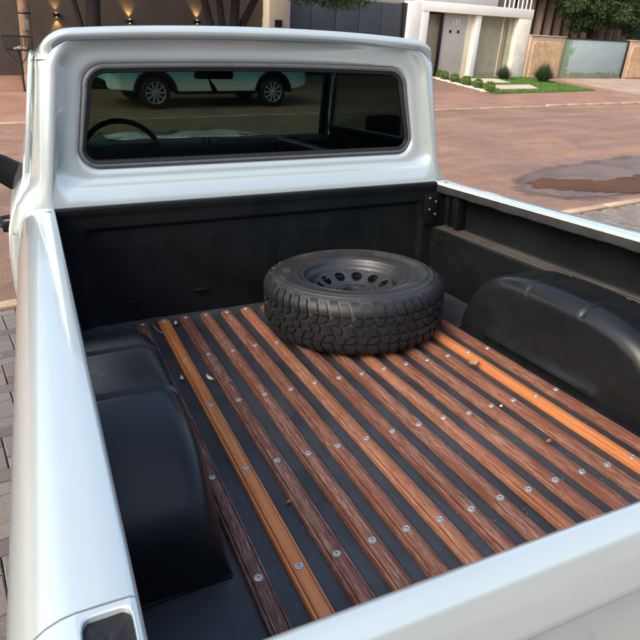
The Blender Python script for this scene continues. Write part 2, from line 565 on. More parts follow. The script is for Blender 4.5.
def wet_mat():
    m, nt, b = new_mat('wet_asphalt')
    v = coords(nt)
    c = ramp(nt, [(0.3, (0.10, 0.075, 0.064)), (0.55, (0.15, 0.112, 0.094)), (0.75, (0.20, 0.13, 0.095))], noise(nt, v, 1.6, 6, 0.65, 0.6)).outputs[0]
    nt.links.new(c, b.inputs['Base Color'])
    b.inputs['Roughness'].default_value = 0.45
    b.inputs['Specular IOR Level'].default_value = 0.10
    bump(nt, b, noise(nt, v, 60, 4, 0.7), 0.25, 0.006)
    soft_edge(nt, b, coords(nt, (0.8, 2.2, 1)), 1.5, 0.86, 1.16)
    return m
def mud_mat():
    m, nt, b = new_mat('muddy_water')
    v = coords(nt)
    c = ramp(nt, [(0.3, (0.055, 0.024, 0.009)), (0.7, (0.12, 0.054, 0.022))], noise(nt, v, 1.3, 5, 0.6)).outputs[0]
    nt.links.new(c, b.inputs['Base Color'])
    b.inputs['Roughness'].default_value = 0.4
    b.inputs['Specular IOR Level'].default_value = 0.03
    bump(nt, b, noise(nt, v, 8, 3, 0.5), 0.05, 0.01)
    soft_edge(nt, b, coords(nt, (0.8, 2.2, 1)), 2.6, 0.92, 1.02)
    return m
mw, mm = wet_mat(), mud_mat()
wet = blob('wet_patch', [(6.15, 0.95), (6.55, 1.35), (7.1, 1.72), (8.0, 1.95), (9.2, 2.05), (10.6, 2.15), (12.2, 1.9), (12.6, 1.1), (11.4, 0.35), (9.8, 0.12), (8.4, 0.15), (7.3, 0.22), (6.6, 0.45)], 0.0175, mw, 0.42, 'structure')
blob('puddle', [(6.55, 1.08), (6.85, 1.33), (7.25, 1.42), (7.6, 1.22), (8.1, 0.98), (8.9, 0.95), (9.8, 1.05), (10.6, 0.9), (10.9, 0.55), (10.0, 0.28), (8.9, 0.2), (7.9, 0.26), (7.3, 0.45), (7.0, 0.8)], 0.0215, mm, 0.30, 'structure')

# far kerb, forecourt, driveway
def slab(name, pts, z, mat, th=0.14):
    m = MB()
    m.grid([[(x, y, z - th) for x, y in pts], [(x, y, z) for x, y in pts]], closed_v=True)
    m.fan([(x, y, z) for x, y in pts])
    return tag(m.build(name, mat, smooth=20), kind='structure')
ZF = 0.02
slab('forecourt', [(-40, 8.62), (15.6, 8.62), (15.6, 10.2), (16.6, 11.6), (19.4, 17.6), (19.4, 24), (-40, 24)], ZF, m_fore)
slab('pavement', [(15.6, 8.62), (70, 8.62), (70, 17.2), (19.4, 17.2), (16.6, 11.6), (15.6, 10.2)], ZF - 0.004, m_fore)
slab('driveway', [(24.2, 10.6), (34.5, 10.9), (33.2, 17.25), (26.9, 17.25)], ZF + 0.006, m_drive, 0.04)
km = MB(); km.cbox((-0.49, -0.055, -0.12), (0.49, 0.055, 0.060), 0.015)
kme = km.mesh('kerb_stone', m_kerb)
kl = MB(); kl.cbox((-0.49, -0.055, -0.12), (0.49, 0.055, 0.022), 0.01)
klme = kl.mesh('kerb_stone', m_kerb)
kf = MB(); kf.grid([[(x, y, 0.012) for x in (-30, 70)] for y in (8.5, 8.63)])
kerb_far = tag(kf.build('kerb', m_kerb, smooth=0), kind='structure')
for k in range(-6, 44):
    obj('kerb_stone', kme if k > 15 else klme, kerb_far, (k + 0.5, 8.56, 0), (0, 0, random.uniform(-0.01, 0.01)))


# ================================================================== THE PICKUP
truck = empty('pickup_truck', mat=TRUCK @ Matrix.Translation((0, 0, -0.75)))
tag(truck, 'silver white vintage pickup with wooden slats on its black bed floor', 'pickup truck')
def tpart(name, m, mats, parent=None, smooth=35):
    return m.build(name, mats, parent or truck, smooth, TOFF if parent is None else None)

ZFL = -0.019      # bed floor; z = 0 is the top of the slats
# ---- bed floor with low pressed swages
m = MB()
P = []
for yy in np.linspace(-2.09, 0.03, 60):
    row = []
    for xx in np.linspace(-0.875, 0.875, 60):
        z = ZFL + 0.0012 * mnoise.noise(Vector((xx * 5, yy * 5, 1)))
        if yy > -0.06:
            z += 0.02 * ((yy + 0.06) / 0.09) ** 2 + 0.003 * mnoise.noise(Vector((xx * 14, yy * 20, 4)))
        row.append((xx, yy, z))
    P.append(row)
m.grid(P)
tpart('bed_floor', m, floor_mat)

# ---- front panel of the bed
m = MB()
def sstep(a, b_, x):
    t = max(0.0, min(1.0, (x - a) / (b_ - a))); return t * t * (3 - 2 * t)
def bulk_y(x, z):
    e = 0.80 - max(0, (z - 0.33)) * 0.3
    inx = 1 - sstep(e - 0.02, e + 0.01, abs(x))
    inz = 1 - sstep(0.400, 0.418, z)
    y = 0.010 + 0.014 * inx * inz
    for rx in (-0.56, -0.28, 0.0, 0.28, 0.56):
        y -= 0.0022 * inx * (1 - sstep(0.33, 0.36, z)) * sstep(0.06, 0.09, z) * (1 - sstep(0.018, 0.032, abs(x - rx)))
    if z > 0.47:
        y -= 0.004
    return y
zs = np.concatenate([np.linspace(-0.03, 0.08, 8), np.linspace(0.10, 0.31, 6), np.linspace(0.325, 0.44, 22), np.linspace(0.455, 0.495, 5)])
xs = np.linspace(-0.885, 0.885, 150)
P = [[(x, bulk_y(x, z), z) for x in xs] for z in zs]
P.append([(x, 0.012, 0.502) for x in xs]); P.append([(x, 0.035, 0.503) for x in xs]); P.append([(x, 0.038, 0.40) for x in xs])
m.grid(P)
tpart('bed_front_panel', m, liner)
for (bx, bz) in ((-0.63, 0.09), (-0.33, 0.105), (0.63, 0.09)):  # raised bars shaped to give the faint highlight marks on the panel
    m = MB(); m.cbox((bx - 0.035, 0.008, bz - 0.006), (bx + 0.035, 0.026, bz + 0.006), 0.003)
    tpart('clip', m, liner)

# ---- bed sides
def extrude_profile(m, prof, y0, y1, ny=2, mi=0, sx=1):
    m.grid([[(sx * x, y, z) for x, z in prof] for y in np.linspace(y0, y1, ny)], mi=mi)
ledge = [(0.864, -0.03), (0.863, 0.10), (0.859, 0.258), (0.861, 0.272), (0.869, 0.279)]
grooves = [(0.869, 0.279), (0.880, 0.280), (0.883, 0.276), (0.889, 0.276), (0.892, 0.281), (0.902, 0.281), (0.905, 0.277), (0.911, 0.277), (0.914, 0.282), (0.924, 0.283), (0.927, 0.279), (0.933, 0.279), (0.936, 0.284), (0.955, 0.286)]
upper = [(0.955, 0.286), (0.960, 0.30), (0.957, 0.40), (0.948, 0.452), (0.90, 0.460)]
lip = [(0.90, 0.460), (0.884, 0.452), (0.875, 0.458), (0.8725, 0.470), (0.8725, 0.492)]
FLAT0, FLAT1 = 0.882, 0.935
outer_a = [(0.8725, 0.492), (0.8735, 0.499), (0.877, 0.5035), (FLAT0, 0.5055)]
outer_b = [(FLAT1, 0.5055), (0.949, 0.503), (0.963, 0.497), (0.977, 0.487), (0.990, 0.473), (1.002, 0.454), (1.011, 0.430), (1.017, 0.400), (1.021, 0.36), (1.024, 0.30), (1.026, 0.18), (1.022, 0.02), (1.016, -0.14), (1.006, -0.28), (0.985, -0.36)]
YR0, YR1 = 0.035, -2.165
for sx, side in ((1, 'right'), (-1, 'left')):
    m = MB()
    extrude_profile(m, ledge, 0.03, -2.10, 24, sx=sx)
    extrude_profile(m, upper, 0.03, -2.10, 24, sx=sx)
    inner = tpart('bed_inner_wall', m, liner)
    m = MB(); extrude_profile(m, grooves, 0.03, -2.10, 24, sx=sx)
    tpart('grooved_ledge', m, ledge_mat)
    m = MB()
    P = []
    for y in np.linspace(0.034, -2.10, 90):
        jit = 0.0035 * mnoise.noise(Vector((y * 9, 2.0 + sx, 0))) + 0.002 * mnoise.noise(Vector((y * 31, 5, sx)))
        P.append([(sx * x, y, z + (jit if i < 3 else 0)) for i, (x, z) in enumerate(lip)])
    m.grid(P)
    tpart('rail_lip', m, lip_mat)
    # white outer side; a narrow shut line crosses it at y = -1.995
    YS = -1.998
    def fender(m, ya, yb, pocket):
        extrude_profile(m, outer_a, ya, yb, 12, sx=sx)
        extrude_profile(m, outer_b, ya, yb, 12, sx=sx)
        if not pocket:
            extrude_profile(m, [(FLAT0, 0.5055), (0.91, 0.5058), (FLAT1, 0.5055)], ya, yb, 12, sx=sx)
        if yb > -2.1 or pocket:
            for yy in ((yb,) if not pocket else (ya, yb)):
                pass
        loop = [(sx * x, yb, z) for x, z in outer_a + outer_b]
        m.add(loop + [(sx * 0.88, yb, -0.3), (sx * 0.88, yb, 0.45)], [tuple(range(len(loop) + 2))])
        loop = [(sx * x, ya, z) for x, z in outer_a + outer_b]
        m.add(loop + [(sx * 0.88, ya, -0.3), (sx * 0.88, ya, 0.45)], [tuple(range(len(loop) + 2))])
    m = MB(); fender(m, YR0, YS, False)
    fen = tpart('bed_outer_side', m, paint)
    m = MB(); fender(m, YS - 0.003, YR1, True)
    # flat top with a real stake pocket
    pc = ((FLAT0 + 0.904 + 0.021) / 2 + 0.0, -2.040)
    hx, hy, rr = 0.0235, 0.030, 0.009
    pcx = 0.9065
    ring_i, ring_o = [], []
    yb0, yb1 = YR1, YS - 0.003
    for k in range(40):
        t = 2 * math.pi * k / 40
        ct, st = math.cos(t), math.sin(t)
        e = 0.38
        px_ = pcx + hx * math.copysign(abs(ct) ** e, ct)
        py_ = pc[1] + hy * math.copysign(abs(st) ** e, st)
        ring_i.append((px_, py_))
        s1 = max(abs(ct) / 1.0, abs(st) / 1.0)
        ox = pcx + (FLAT1 - pcx if ct > 0 else pcx - FLAT0) * ct / s1
        oy = pc[1] + ((yb1 - pc[1]) if st > 0 else (pc[1] - yb0)) * st / s1
        ring_o.append((ox, oy))
    rows = [[(sx * x, y, 0.5055) for x, y in ring_o],
            [(sx * (pcx + (x - pcx) * 1.10), pc[1] + (y - pc[1]) * 1.08, 0.5055) for x, y in ring_i],
            [(sx * (pcx + (x - pcx) * 1.03), pc[1] + (y - pc[1]) * 1.02, 0.504) for x, y in ring_i],
            [(sx * x, y, 0.500) for x, y in ring_i],
            [(sx * x, y, 0.46) for x, y in ring_i]]
    m.grid(rows, closed_v=True)
    endp = tpart('bed_rear_post', m, paint)
    m = MB()
    Pp = []
    for sc_ in (1.0, 0.75, 0.5, 0.25, 0.02):
        Pp.append([(sx * (pcx + (x - pcx) * sc_), pc[1] + (y - pc[1]) * sc_, 0.4985 + 0.004 * mnoise.noise(Vector((x * sc_ * 90, y * 80 * sc_, 3)))) for x, y in ring_i])
    m.grid(Pp, closed_v=True)
    plug = m.build('stake_pocket', dark_hole, endp)
    m = MB(); m.cbox((min(sx * 0.90, sx * 0.918), -2.062, 0.496), (max(sx * 0.90, sx * 0.918), -2.045, 0.503), 0.003)
    m.build('pocket_plug', black_plastic, endp)
    # raised dark cap at the rail's front end, painted shade of a slot
    m = MB()
    ringo = []
    for k in range(20):
        t = 2 * math.pi * k / 20
        cx, cy = 0.0125 * math.copysign(min(1, abs(math.cos(t)) * 1.25), math.cos(t)), 0.0042 * math.sin(t)
        ca, sa = math.cos(R_(22 * sx)), math.sin(R_(22 * sx))
        ringo.append((sx * 0.899 + cx * ca - cy * sa, -0.028 + cx * sa + cy * ca))
    m.grid([[(x, y, 0.5045) for x, y in ringo], [(x, y, 0.5066) for x, y in ringo]], closed_v=True); m.fan([(x, y, 0.5066) for x, y in ringo])
    m.build('rail_slot', dark_hole, fen)

# ---- brackets at the front right corner of the bed
for (x, y, z, w_, h_) in ((0.868, -0.03, 0.40, 0.012, 0.13),):
    m = MB(); m.cbox((0.80, -0.012, 0.30), (0.875, 0.004, 0.45), 0.004)
    tpart('corner_bracket', m, liner)
    m = MB(); m.cbox((0.90, -0.135, 0.296), (0.955, -0.085, 0.46), 0.008)
    tpart('stake_tube', m, liner)
    m = MB(); m.cbox((0.905, -0.055, 0.30), (0.935, -0.02, 0.46), 0.006)
    tpart('corner_brace', m, liner)
for sx in (1, -1):
    m = MB(); m.cbox((sx * 0.915 - 0.043, 0.006, 0.285), (sx * 0.915 + 0.043, 0.033, 0.470), 0.004)
    tpart('corner_post', m, liner)
bolt = MB(); bolt.lathe([(0.0001, 0.006), (0.005, 0.006), (0.0075, 0.003), (0.0075, 0)], 10, axis='z')
bme = bolt.mesh('bolt', simple('dull_steel', (0.11, 0.11, 0.11), 0.45, 0.5, 0.3, 60))
for (x, z) in ((0.825, 0.430), (0.825, 0.375), (0.86, 0.412), (0.86, 0.350)):
    obj('bolt', bme, truck, Vector((x, -0.012, z)) + TOFF, (R_(90), 0, 0))

# ---- wheel housings
def wheel_arch(sx):
    XW, XI, r = 0.872, 0.660, 0.065
    yc, a, h = -1.032, 0.482, 0.322
    nu = 96
    def prof(u, d):
        # super-ellipse arch in y,z, inset by d
        t = math.pi * u
        e = 2 / 2.9
        c, s = math.cos(t), math.sin(t)
        y = (a - d) * math.copysign(abs(c) ** e, c)
        z = (h - d) * abs(s) ** e
        return yc + y, ZFL - 0.004 + z
    def gr(y, z, k):
        g = 0.0
        if z > 0.12:
            for yg in (-0.905, -1.165):
                q = abs(y - yg) / 0.012
                if q < 1:
                    g = max(g, 0.5 + 0.5 * math.cos(math.pi * q))
        return g * k
    rows = []
    us = [0.5 - 0.5 * math.cos(math.pi * i / nu) * (1 if True else 0) for i in range(nu + 1)]
    us = sorted(set(list(np.linspace(0, 1, nu + 1)) + list(np.linspace(0.30, 0.46, 24)) + list(np.linspace(0.52, 0.70, 24))))
    for x, d, k in [(XW, 0, 1), (0.80, 0, 1), (0.76, 0, 1), (XI + r, 0, 1)]:
        row = []
        for u in us:
            y, z = prof(u, d); y2, z2 = prof(u, d + 0.009 * gr(y, z, k)); row.append((sx * x, y2, z2))
        rows.append(row)
    for i in range(1, 9):
        ph = math.pi / 2 * i / 8
        x = XI + r * (1 - math.sin(ph)); d = r * (1 - math.cos(ph))
        k = max(0.0, 1 - max(0, i - 4) / 3.0)
        row = []
        for u in us:
            z_ = prof(u, 0)[1]; dd = d * (0.12 + 0.88 * sstep(0.0, 0.22, z_))
            y, z = prof(u, dd); g = gr(y, z, k); y2, z2 = prof(u, dd + 0.009 * g); row.append((sx * (x + 0.004 * g), y2, z2))
        rows.append(row)
    base = rows[-1]
    for q in (0.85, 0.7, 0.55, 0.42, 0.33, 0.25, 0.19, 0.14, 0.10, 0.06, 0.0):
        row = []
        for (x, y, z) in base:
            zz = ZFL - 0.004 + (z - ZFL + 0.004) * q
            yy = y
            t = (yy + 1.00) / 0.27
            bulge = 0.020 * math.exp(-((zz - 0.028) / 0.020) ** 2) * (1 if abs(t) < 1 else math.exp(-((abs(t) - 1) / 0.08) ** 2))
            row.append((x - sx * (0.002 * (1 - q) + bulge), yy, zz))
        rows.append(row)
    m = MB(); m.grid(rows)
    o = tpart('wheel_arch', m, arch_mat, smooth=50)
    # flange seam on the floor
    m = MB()
    path = [(rows[-1][i][0] - sx * 0.006, rows[-1][i][1], ZFL + 0.001) for i in range(len(us))]
    path = [(sx * XW, path[0][1] + 0.01, ZFL + 0.001)] + [(p[0], p[1], p[2]) for p in path] + [(sx * XW, path[-1][1] - 0.01, ZFL + 0.001)]
    m.tube(path, 0.006, 6)
    m.build('seam_sealer', liner, o)
wheel_arch(1); wheel_arch(-1)

# ---- slats and screws
hp = [(0.0225, ZFL - 0.001), (0.0225, -0.0085), (0.0208, -0.0048), (0.0168, -0.0038), (0.0155, -0.0085), (0.0143, -0.0085), (0.0134, -0.0014), (0.0112, 0.0), (0.0, 0.0004)]
hp = [(x * 1.05, z) for x, z in hp]
prof = hp + [(-x, z) for x, z in hp[::-1][1:]]
scr = MB()
scr.lathe([(0.0106, 0.0002), (0.0106, 0.0012), (0.0096, 0.0030), (0.0072, 0.0036), (0.0062, 0.0022)], 16, mi=0)
scr.lathe([(0.0062, 0.0022), (0.0056, 0.0040), (0.0032, 0.0046), (0.0022, 0.0046)], 16, mi=0)
scr.lathe([(0.0022, 0.0046), (0.0018, 0.0022), (0.0001, 0.0022)], 16, mi=1)
scr_me = scr.mesh('screw', [screw_mat, dark_hole], 40)
YROW = (-0.030, -0.428, -0.803, -1.174, -1.554, -1.945)
tones = [0.0, 0, 0.08, 0.3, 0.4, 0.95, 0.25, 0.3, 0.9, 0.45, 0.4, 0.5, 0, 0.35]
for i in range(14):
    xb = (i + 1 - 7.5) * 0.093
    m = MB()
    y0 = -0.004 + random.uniform(-0.008, 0.006)
    P = []
    sd_ = random.uniform(0, 50)
    for y in np.linspace(y0, -2.085, 50):
        wob = 0.0012 * mnoise.noise(Vector((y * 2, sd_, 0)))
        P.append([(x + wob + (0.0006 * mnoise.noise(Vector((y * 18, sd_, x * 40))) if abs(x) > 0.0215 else 0), y, z) for x, z in prof])
    m.grid(P); m.fan(P[0]); m.fan(P[-1])
    bo = m.build('floor_slat', wood_new if i in (1, 12) else wood_old, truck, 30, TOFF + Vector((xb, 0, 0)))
    bo['tone'] = tones[i]
    for yr in YROW:
        s_ = obj('screw', scr_me, bo, (random.uniform(-0.002, 0.002), yr + random.uniform(-0.006, 0.006), 0.0), (random.uniform(-0.06, 0.06), random.uniform(-0.06, 0.06), random.uniform(0, 6)))

# ---- tailgate
tp = [(-2.094, -0.05), (-2.094, 0.478), (-2.0955, 0.492), (-2.100, 0.501), (-2.107, 0.5055), (-2.115, 0.507), (-2.124, 0.505), (-2.132, 0.499), (-2.138, 0.490), (-2.1425, 0.478), (-2.147, 0.455), (-2.151, 0.425), (-2.1525, 0.416), (-2.151, 0.411), (-2.146, 0.408), (-2.145, 0.400), (-2.147, 0.33), (-2.148, 0.20), (-2.146, 0.05), (-2.14, -0.10), (-2.10, -0.12)]
m = MB(); P = [[(x, y, z) for y, z in tp] for x in np.linspace(-0.868, 0.868, 60)]
m.grid(P); m.fan(P[0]); m.fan(P[-1])
tpart('tailgate', m, paint)
for sx in (1, -1):
    m = MB(); m.cbox((sx * 0.94 - 0.045, -2.19, 0.02), (sx * 0.94 + 0.045, -2.160, 0.26), 0.012)
    tpart('tail_lamp', m, simple('red_lamp_lens', (0.35, 0.01, 0.01), 0.15, 0, 0.1, 30))
m = MB(); m.cbox((-0.98, -2.33, -0.32), (0.98, -2.24, -0.17), 0.03, seg=4)
tpart('rear_bumper', m, chrome)

# ---- cab
def rtrap(hwt, hwb, z0, z1, rt, rb, crown=0.0, n=10, ms=14, bow=0.0):
    """closed loop of (x, z): rounded trapezoid, matching point counts for every call"""
    def hw(z): return hwb + (hwt - hwb) * (z - z0) / (z1 - z0)
    pts = []
    cs = [(hw(z1 - rt) - rt, z1 - rt, rt, 0), (-(hw(z1 - rt) - rt), z1 - rt, rt, 90), (-(hw(z0 + rb) - rb), z0 + rb, rb, 180), (hw(z0 + rb) - rb, z0 + rb, rb, 270)]
    for q, (cx, cz, r, a0) in enumerate(cs):
        arc = [(cx + r * math.cos(R_(a0 + 90 * k / n)), cz + r * math.sin(R_(a0 + 90 * k / n))) for k in range(n + 1)]
        pts += arc
        nx = cs[(q + 1) % 4]
        e = (nx[0] + nx[2] * math.cos(R_(nx[3])), nx[1] + nx[2] * math.sin(R_(nx[3])))
        s = arc[-1]
        for k in range(1, ms):
            t = k / ms
            pts.append((s[0] + (e[0] - s[0]) * t, s[1] + (e[1] - s[1]) * t))
    out = []
    for x, z in pts:
        f = (z - z0) / (z1 - z0)
        out.append((x + math.copysign(bow * 4 * f * (1 - f), x), z + crown * max(0, 1 - (x / max(hwt, 1e-6)) ** 2) * sstep(0.4, 1, f)))
    return out
def ring3(loop, y_top, y_bot):
    z0 = min(z for _, z in loop); z1 = max(z for _, z in loop)
    return [(x, y_bot + (y_top - y_bot) * (z - z0) / (z1 - z0), z) for x, z in loop]
CR = 0.012
rings = [
    ring3(rtrap(0.6940, 0.7640, 0.6410, 1.0170, 0.085, 0.070, CR), 0.11, 0.11),
    ring3(rtrap(0.6980, 0.7680, 0.6370, 1.0210, 0.087, 0.072, CR), 0.098, 0.096),
    ring3(rtrap(0.7050, 0.7760, 0.6290, 1.0270, 0.090, 0.076, CR), 0.09, 0.087),
    ring3(rtrap(0.7160, 0.7880, 0.6160, 1.0365, 0.095, 0.082, CR + .001), 0.0865, 0.084),
    ring3(rtrap(0.7280, 0.8010, 0.6040, 1.0480, 0.101, 0.085, CR + .002), 0.085, 0.083),
    ring3(rtrap(0.7390, 0.8150, 0.5940, 1.0590, 0.106, 0.085, CR + .003), 0.0835, 0.0815),
    ring3(rtrap(0.7530, 0.8330, 0.5860, 1.0740, 0.112, 0.080, CR + .005), 0.08, 0.078),
    ring3(rtrap(0.7630, 0.8530, 0.5780, 1.0860, 0.118, 0.070, CR + .007), 0.074, 0.069),
    ring3(rtrap(0.7690, 0.8630, 0.5720, 1.0940, 0.122, 0.060, CR + .008), 0.069, 0.058),
    ring3(rtrap(0.7740, 0.8680, 0.5620, 1.1040, 0.124, 0.050, CR + .010), 0.066, 0.05),
    ring3(rtrap(0.786, 0.892, 0.46, 1.112, 0.126, 0.045, CR + .012), 0.064, 0.044),
    ring3(rtrap(0.803, 0.914, 0.44, 1.118, 0.128, 0.045, CR + .013), 0.068, 0.048),
    ring3(rtrap(0.820, 0.932, 0.42, 1.122, 0.128, 0.045, CR + .014), 0.078, 0.058),
    ring3(rtrap(0.832, 0.944, 0.40, 1.124, 0.128, 0.045, CR + .014), 0.094, 0.074),
    ring3(rtrap(0.840, 0.953, 0.38, 1.125, 0.126, 0.045, CR + .015), 0.118, 0.100),
    ring3(rtrap(0.843, 0.980, 0.37, 1.125, 0.126, 0.045, CR + .015), 0.16, 0.15),
    ring3(rtrap(0.845, 1.005, 0.36, 1.125, 0.126, 0.045, CR + .015), 0.36, 0.30),
]
DOOR_P = [(0.932, 0.665), (0.946, 0.672), (0.958, 0.66), (0.972, 0.60), (0.998, 0.535), (1.030, 0.475), (1.052, 0.41), (1.064, 0.32)]
dz_, dx_ = [p[1] for p in DOOR_P[2:]][::-1], [p[0] for p in DOOR_P[2:]][::-1]
for ri, k in ((12, 0.12), (13, 0.32), (14, 0.65), (15, 0.95), (16, 0.96)):
    hw_ = max(p[0] for p in rings[ri])
    new = []
    for x, y, z in rings[ri]:
        if abs(x) > 0.80 and z < 0.62:
            kk = k * sstep(0.61, 0.50, z) * sstep(0.80, 0.90, abs(x))
            x = math.copysign(abs(x) + (float(np.interp(z, dz_, dx_)) - 0.004 - abs(x)) * kk, x)
        new.append((x, y, z))
    rings[ri] = new
m = MB(); m.grid(rings, closed_v=True)
tpart('cab_back', m, paint, smooth=60)
# inner lining of the back wall
m = MB()
m.grid([ring3(rtrap(0.696, 0.766, 0.639, 1.019, 0.086, 0.071, CR), 0.113, 0.113), ring3(rtrap(0.72, 0.79, 0.61, 1.034, 0.09, 0.08, CR), 0.125, 0.125), ring3(rtrap(0.80, 0.92, 0.30, 1.11, 0.11, 0.04, CR), 0.15, 0.14), ring3(rtrap(0.82, 0.935, 0.28, 1.112, 0.11, 0.04, CR), 0.36, 0.30)], closed_v=True)
tpart('cab_lining', m, interior_dark)
# rear window: seal and pane
m = MB()
def seal_ring(o, y):
    return ring3(rtrap(0.694 + o, 0.764 + o, 0.641 - o, 1.017 + o, 0.085 + o, 0.070 + o, CR), y, y)
m.grid([seal_ring(0.006, 0.100), seal_ring(0.002, 0.0885), seal_ring(-0.006, 0.0845), seal_ring(-0.013, 0.0865)], closed_v=True, mi=1)
m.grid([seal_ring(-0.013, 0.0865), seal_ring(-0.0145, 0.092), seal_ring(-0.018, 0.0925), seal_ring(-0.026, 0.0945), seal_ring(-0.029, 0.102), seal_ring(-0.029, 0.110)], closed_v=True, mi=0)
rw = tpart('rear_window_seal', m, [rubber, grey_seal])
m = MB()
lp = seal_ring(-0.024, 0.103)
m.add(lp + [(x, 0.107, z) for x, y, z in lp], [tuple(range(len(lp))), tuple(range(len(lp), 2 * len(lp)))[::-1]])
tpart('rear_window', m, truck_glass, smooth=0)
# roof cap with its rear lip
def roof_line(o, y, crown_add=0.0, ye=None):
    """open curve over the top, offset o outward from the cab outline"""
    hwt, hwb, z0, z1, rt = 0.845 + o, 0.862 + o, 1.03, 1.132 + o, 0.098 + max(o, -0.05)
    pts = []
    for k in range(5):
        z = 1.035 + (z1 - rt - 1.035) * k / 4
        pts.append((hwt + (hwb - hwt) * (1 - k / 4), z))
    for k in range(1, 15):
        t = R_(90 * k / 14)
        pts.append((hwt - rt * 1.25 + rt * 1.25 * math.cos(t), z1 - rt + rt * math.sin(t)))
    xe = pts[-1][0]
    top = [(xe * (1 - k / 20), z1) for k in range(1, 20)]
    half = pts + top
    full = half + [(0.0, z1)] + [(-x, z) for x, z in half[::-1]]
    hw = hwt
    ye = y if ye is None else ye
    out = []
    for x, z in full:
        k = sstep(1.05, 1.115, z)
        out.append((x + math.copysign(0.005, x) * (abs(x) > 0.01), y * k + (ye - 0.007) * (1 - k), z + (0.034 + crown_add) * max(0, 1 - (abs(x) / hw) ** 2.2) * sstep(1.04, 1.13, z)))
    return out
rl = [roof_line(o, y, ca, ye) for o, y, ye, ca in ((-0.030, 0.075, 0.092, 0), (-0.037, 0.060, 0.082, 0), (-0.036, 0.050, 0.0745, 0), (-0.026, 0.043, 0.078, 0), (-0.014, 0.044, 0.089, 0), (-0.006, 0.052, 0.104, 0), (-0.001, 0.066, 0.126, 0), (0.002, 0.10, 0.16, 0), (0.003, 0.2, 0.22, 0.004), (0.003, 0.5, 0.5, 0.012), (0.001, 0.85, 0.85, 0.010), (-0.004, 1.08, 1.08, 0), (-0.014, 1.20, 1.20, -0.006), (-0.035, 1.25, 1.25, -0.010), (-0.05, 1.24, 1.24, -0.012))]
m = MB(); m.grid(rl)
roof = tpart('roof', m, paint, smooth=60)
m = MB(); m.grid([roof_line(-0.05, 0.14), roof_line(-0.045, 0.4), roof_line(-0.045, 0.9), roof_line(-0.055, 1.22, -0.012)])
m.build('headliner', interior_dark, roof)
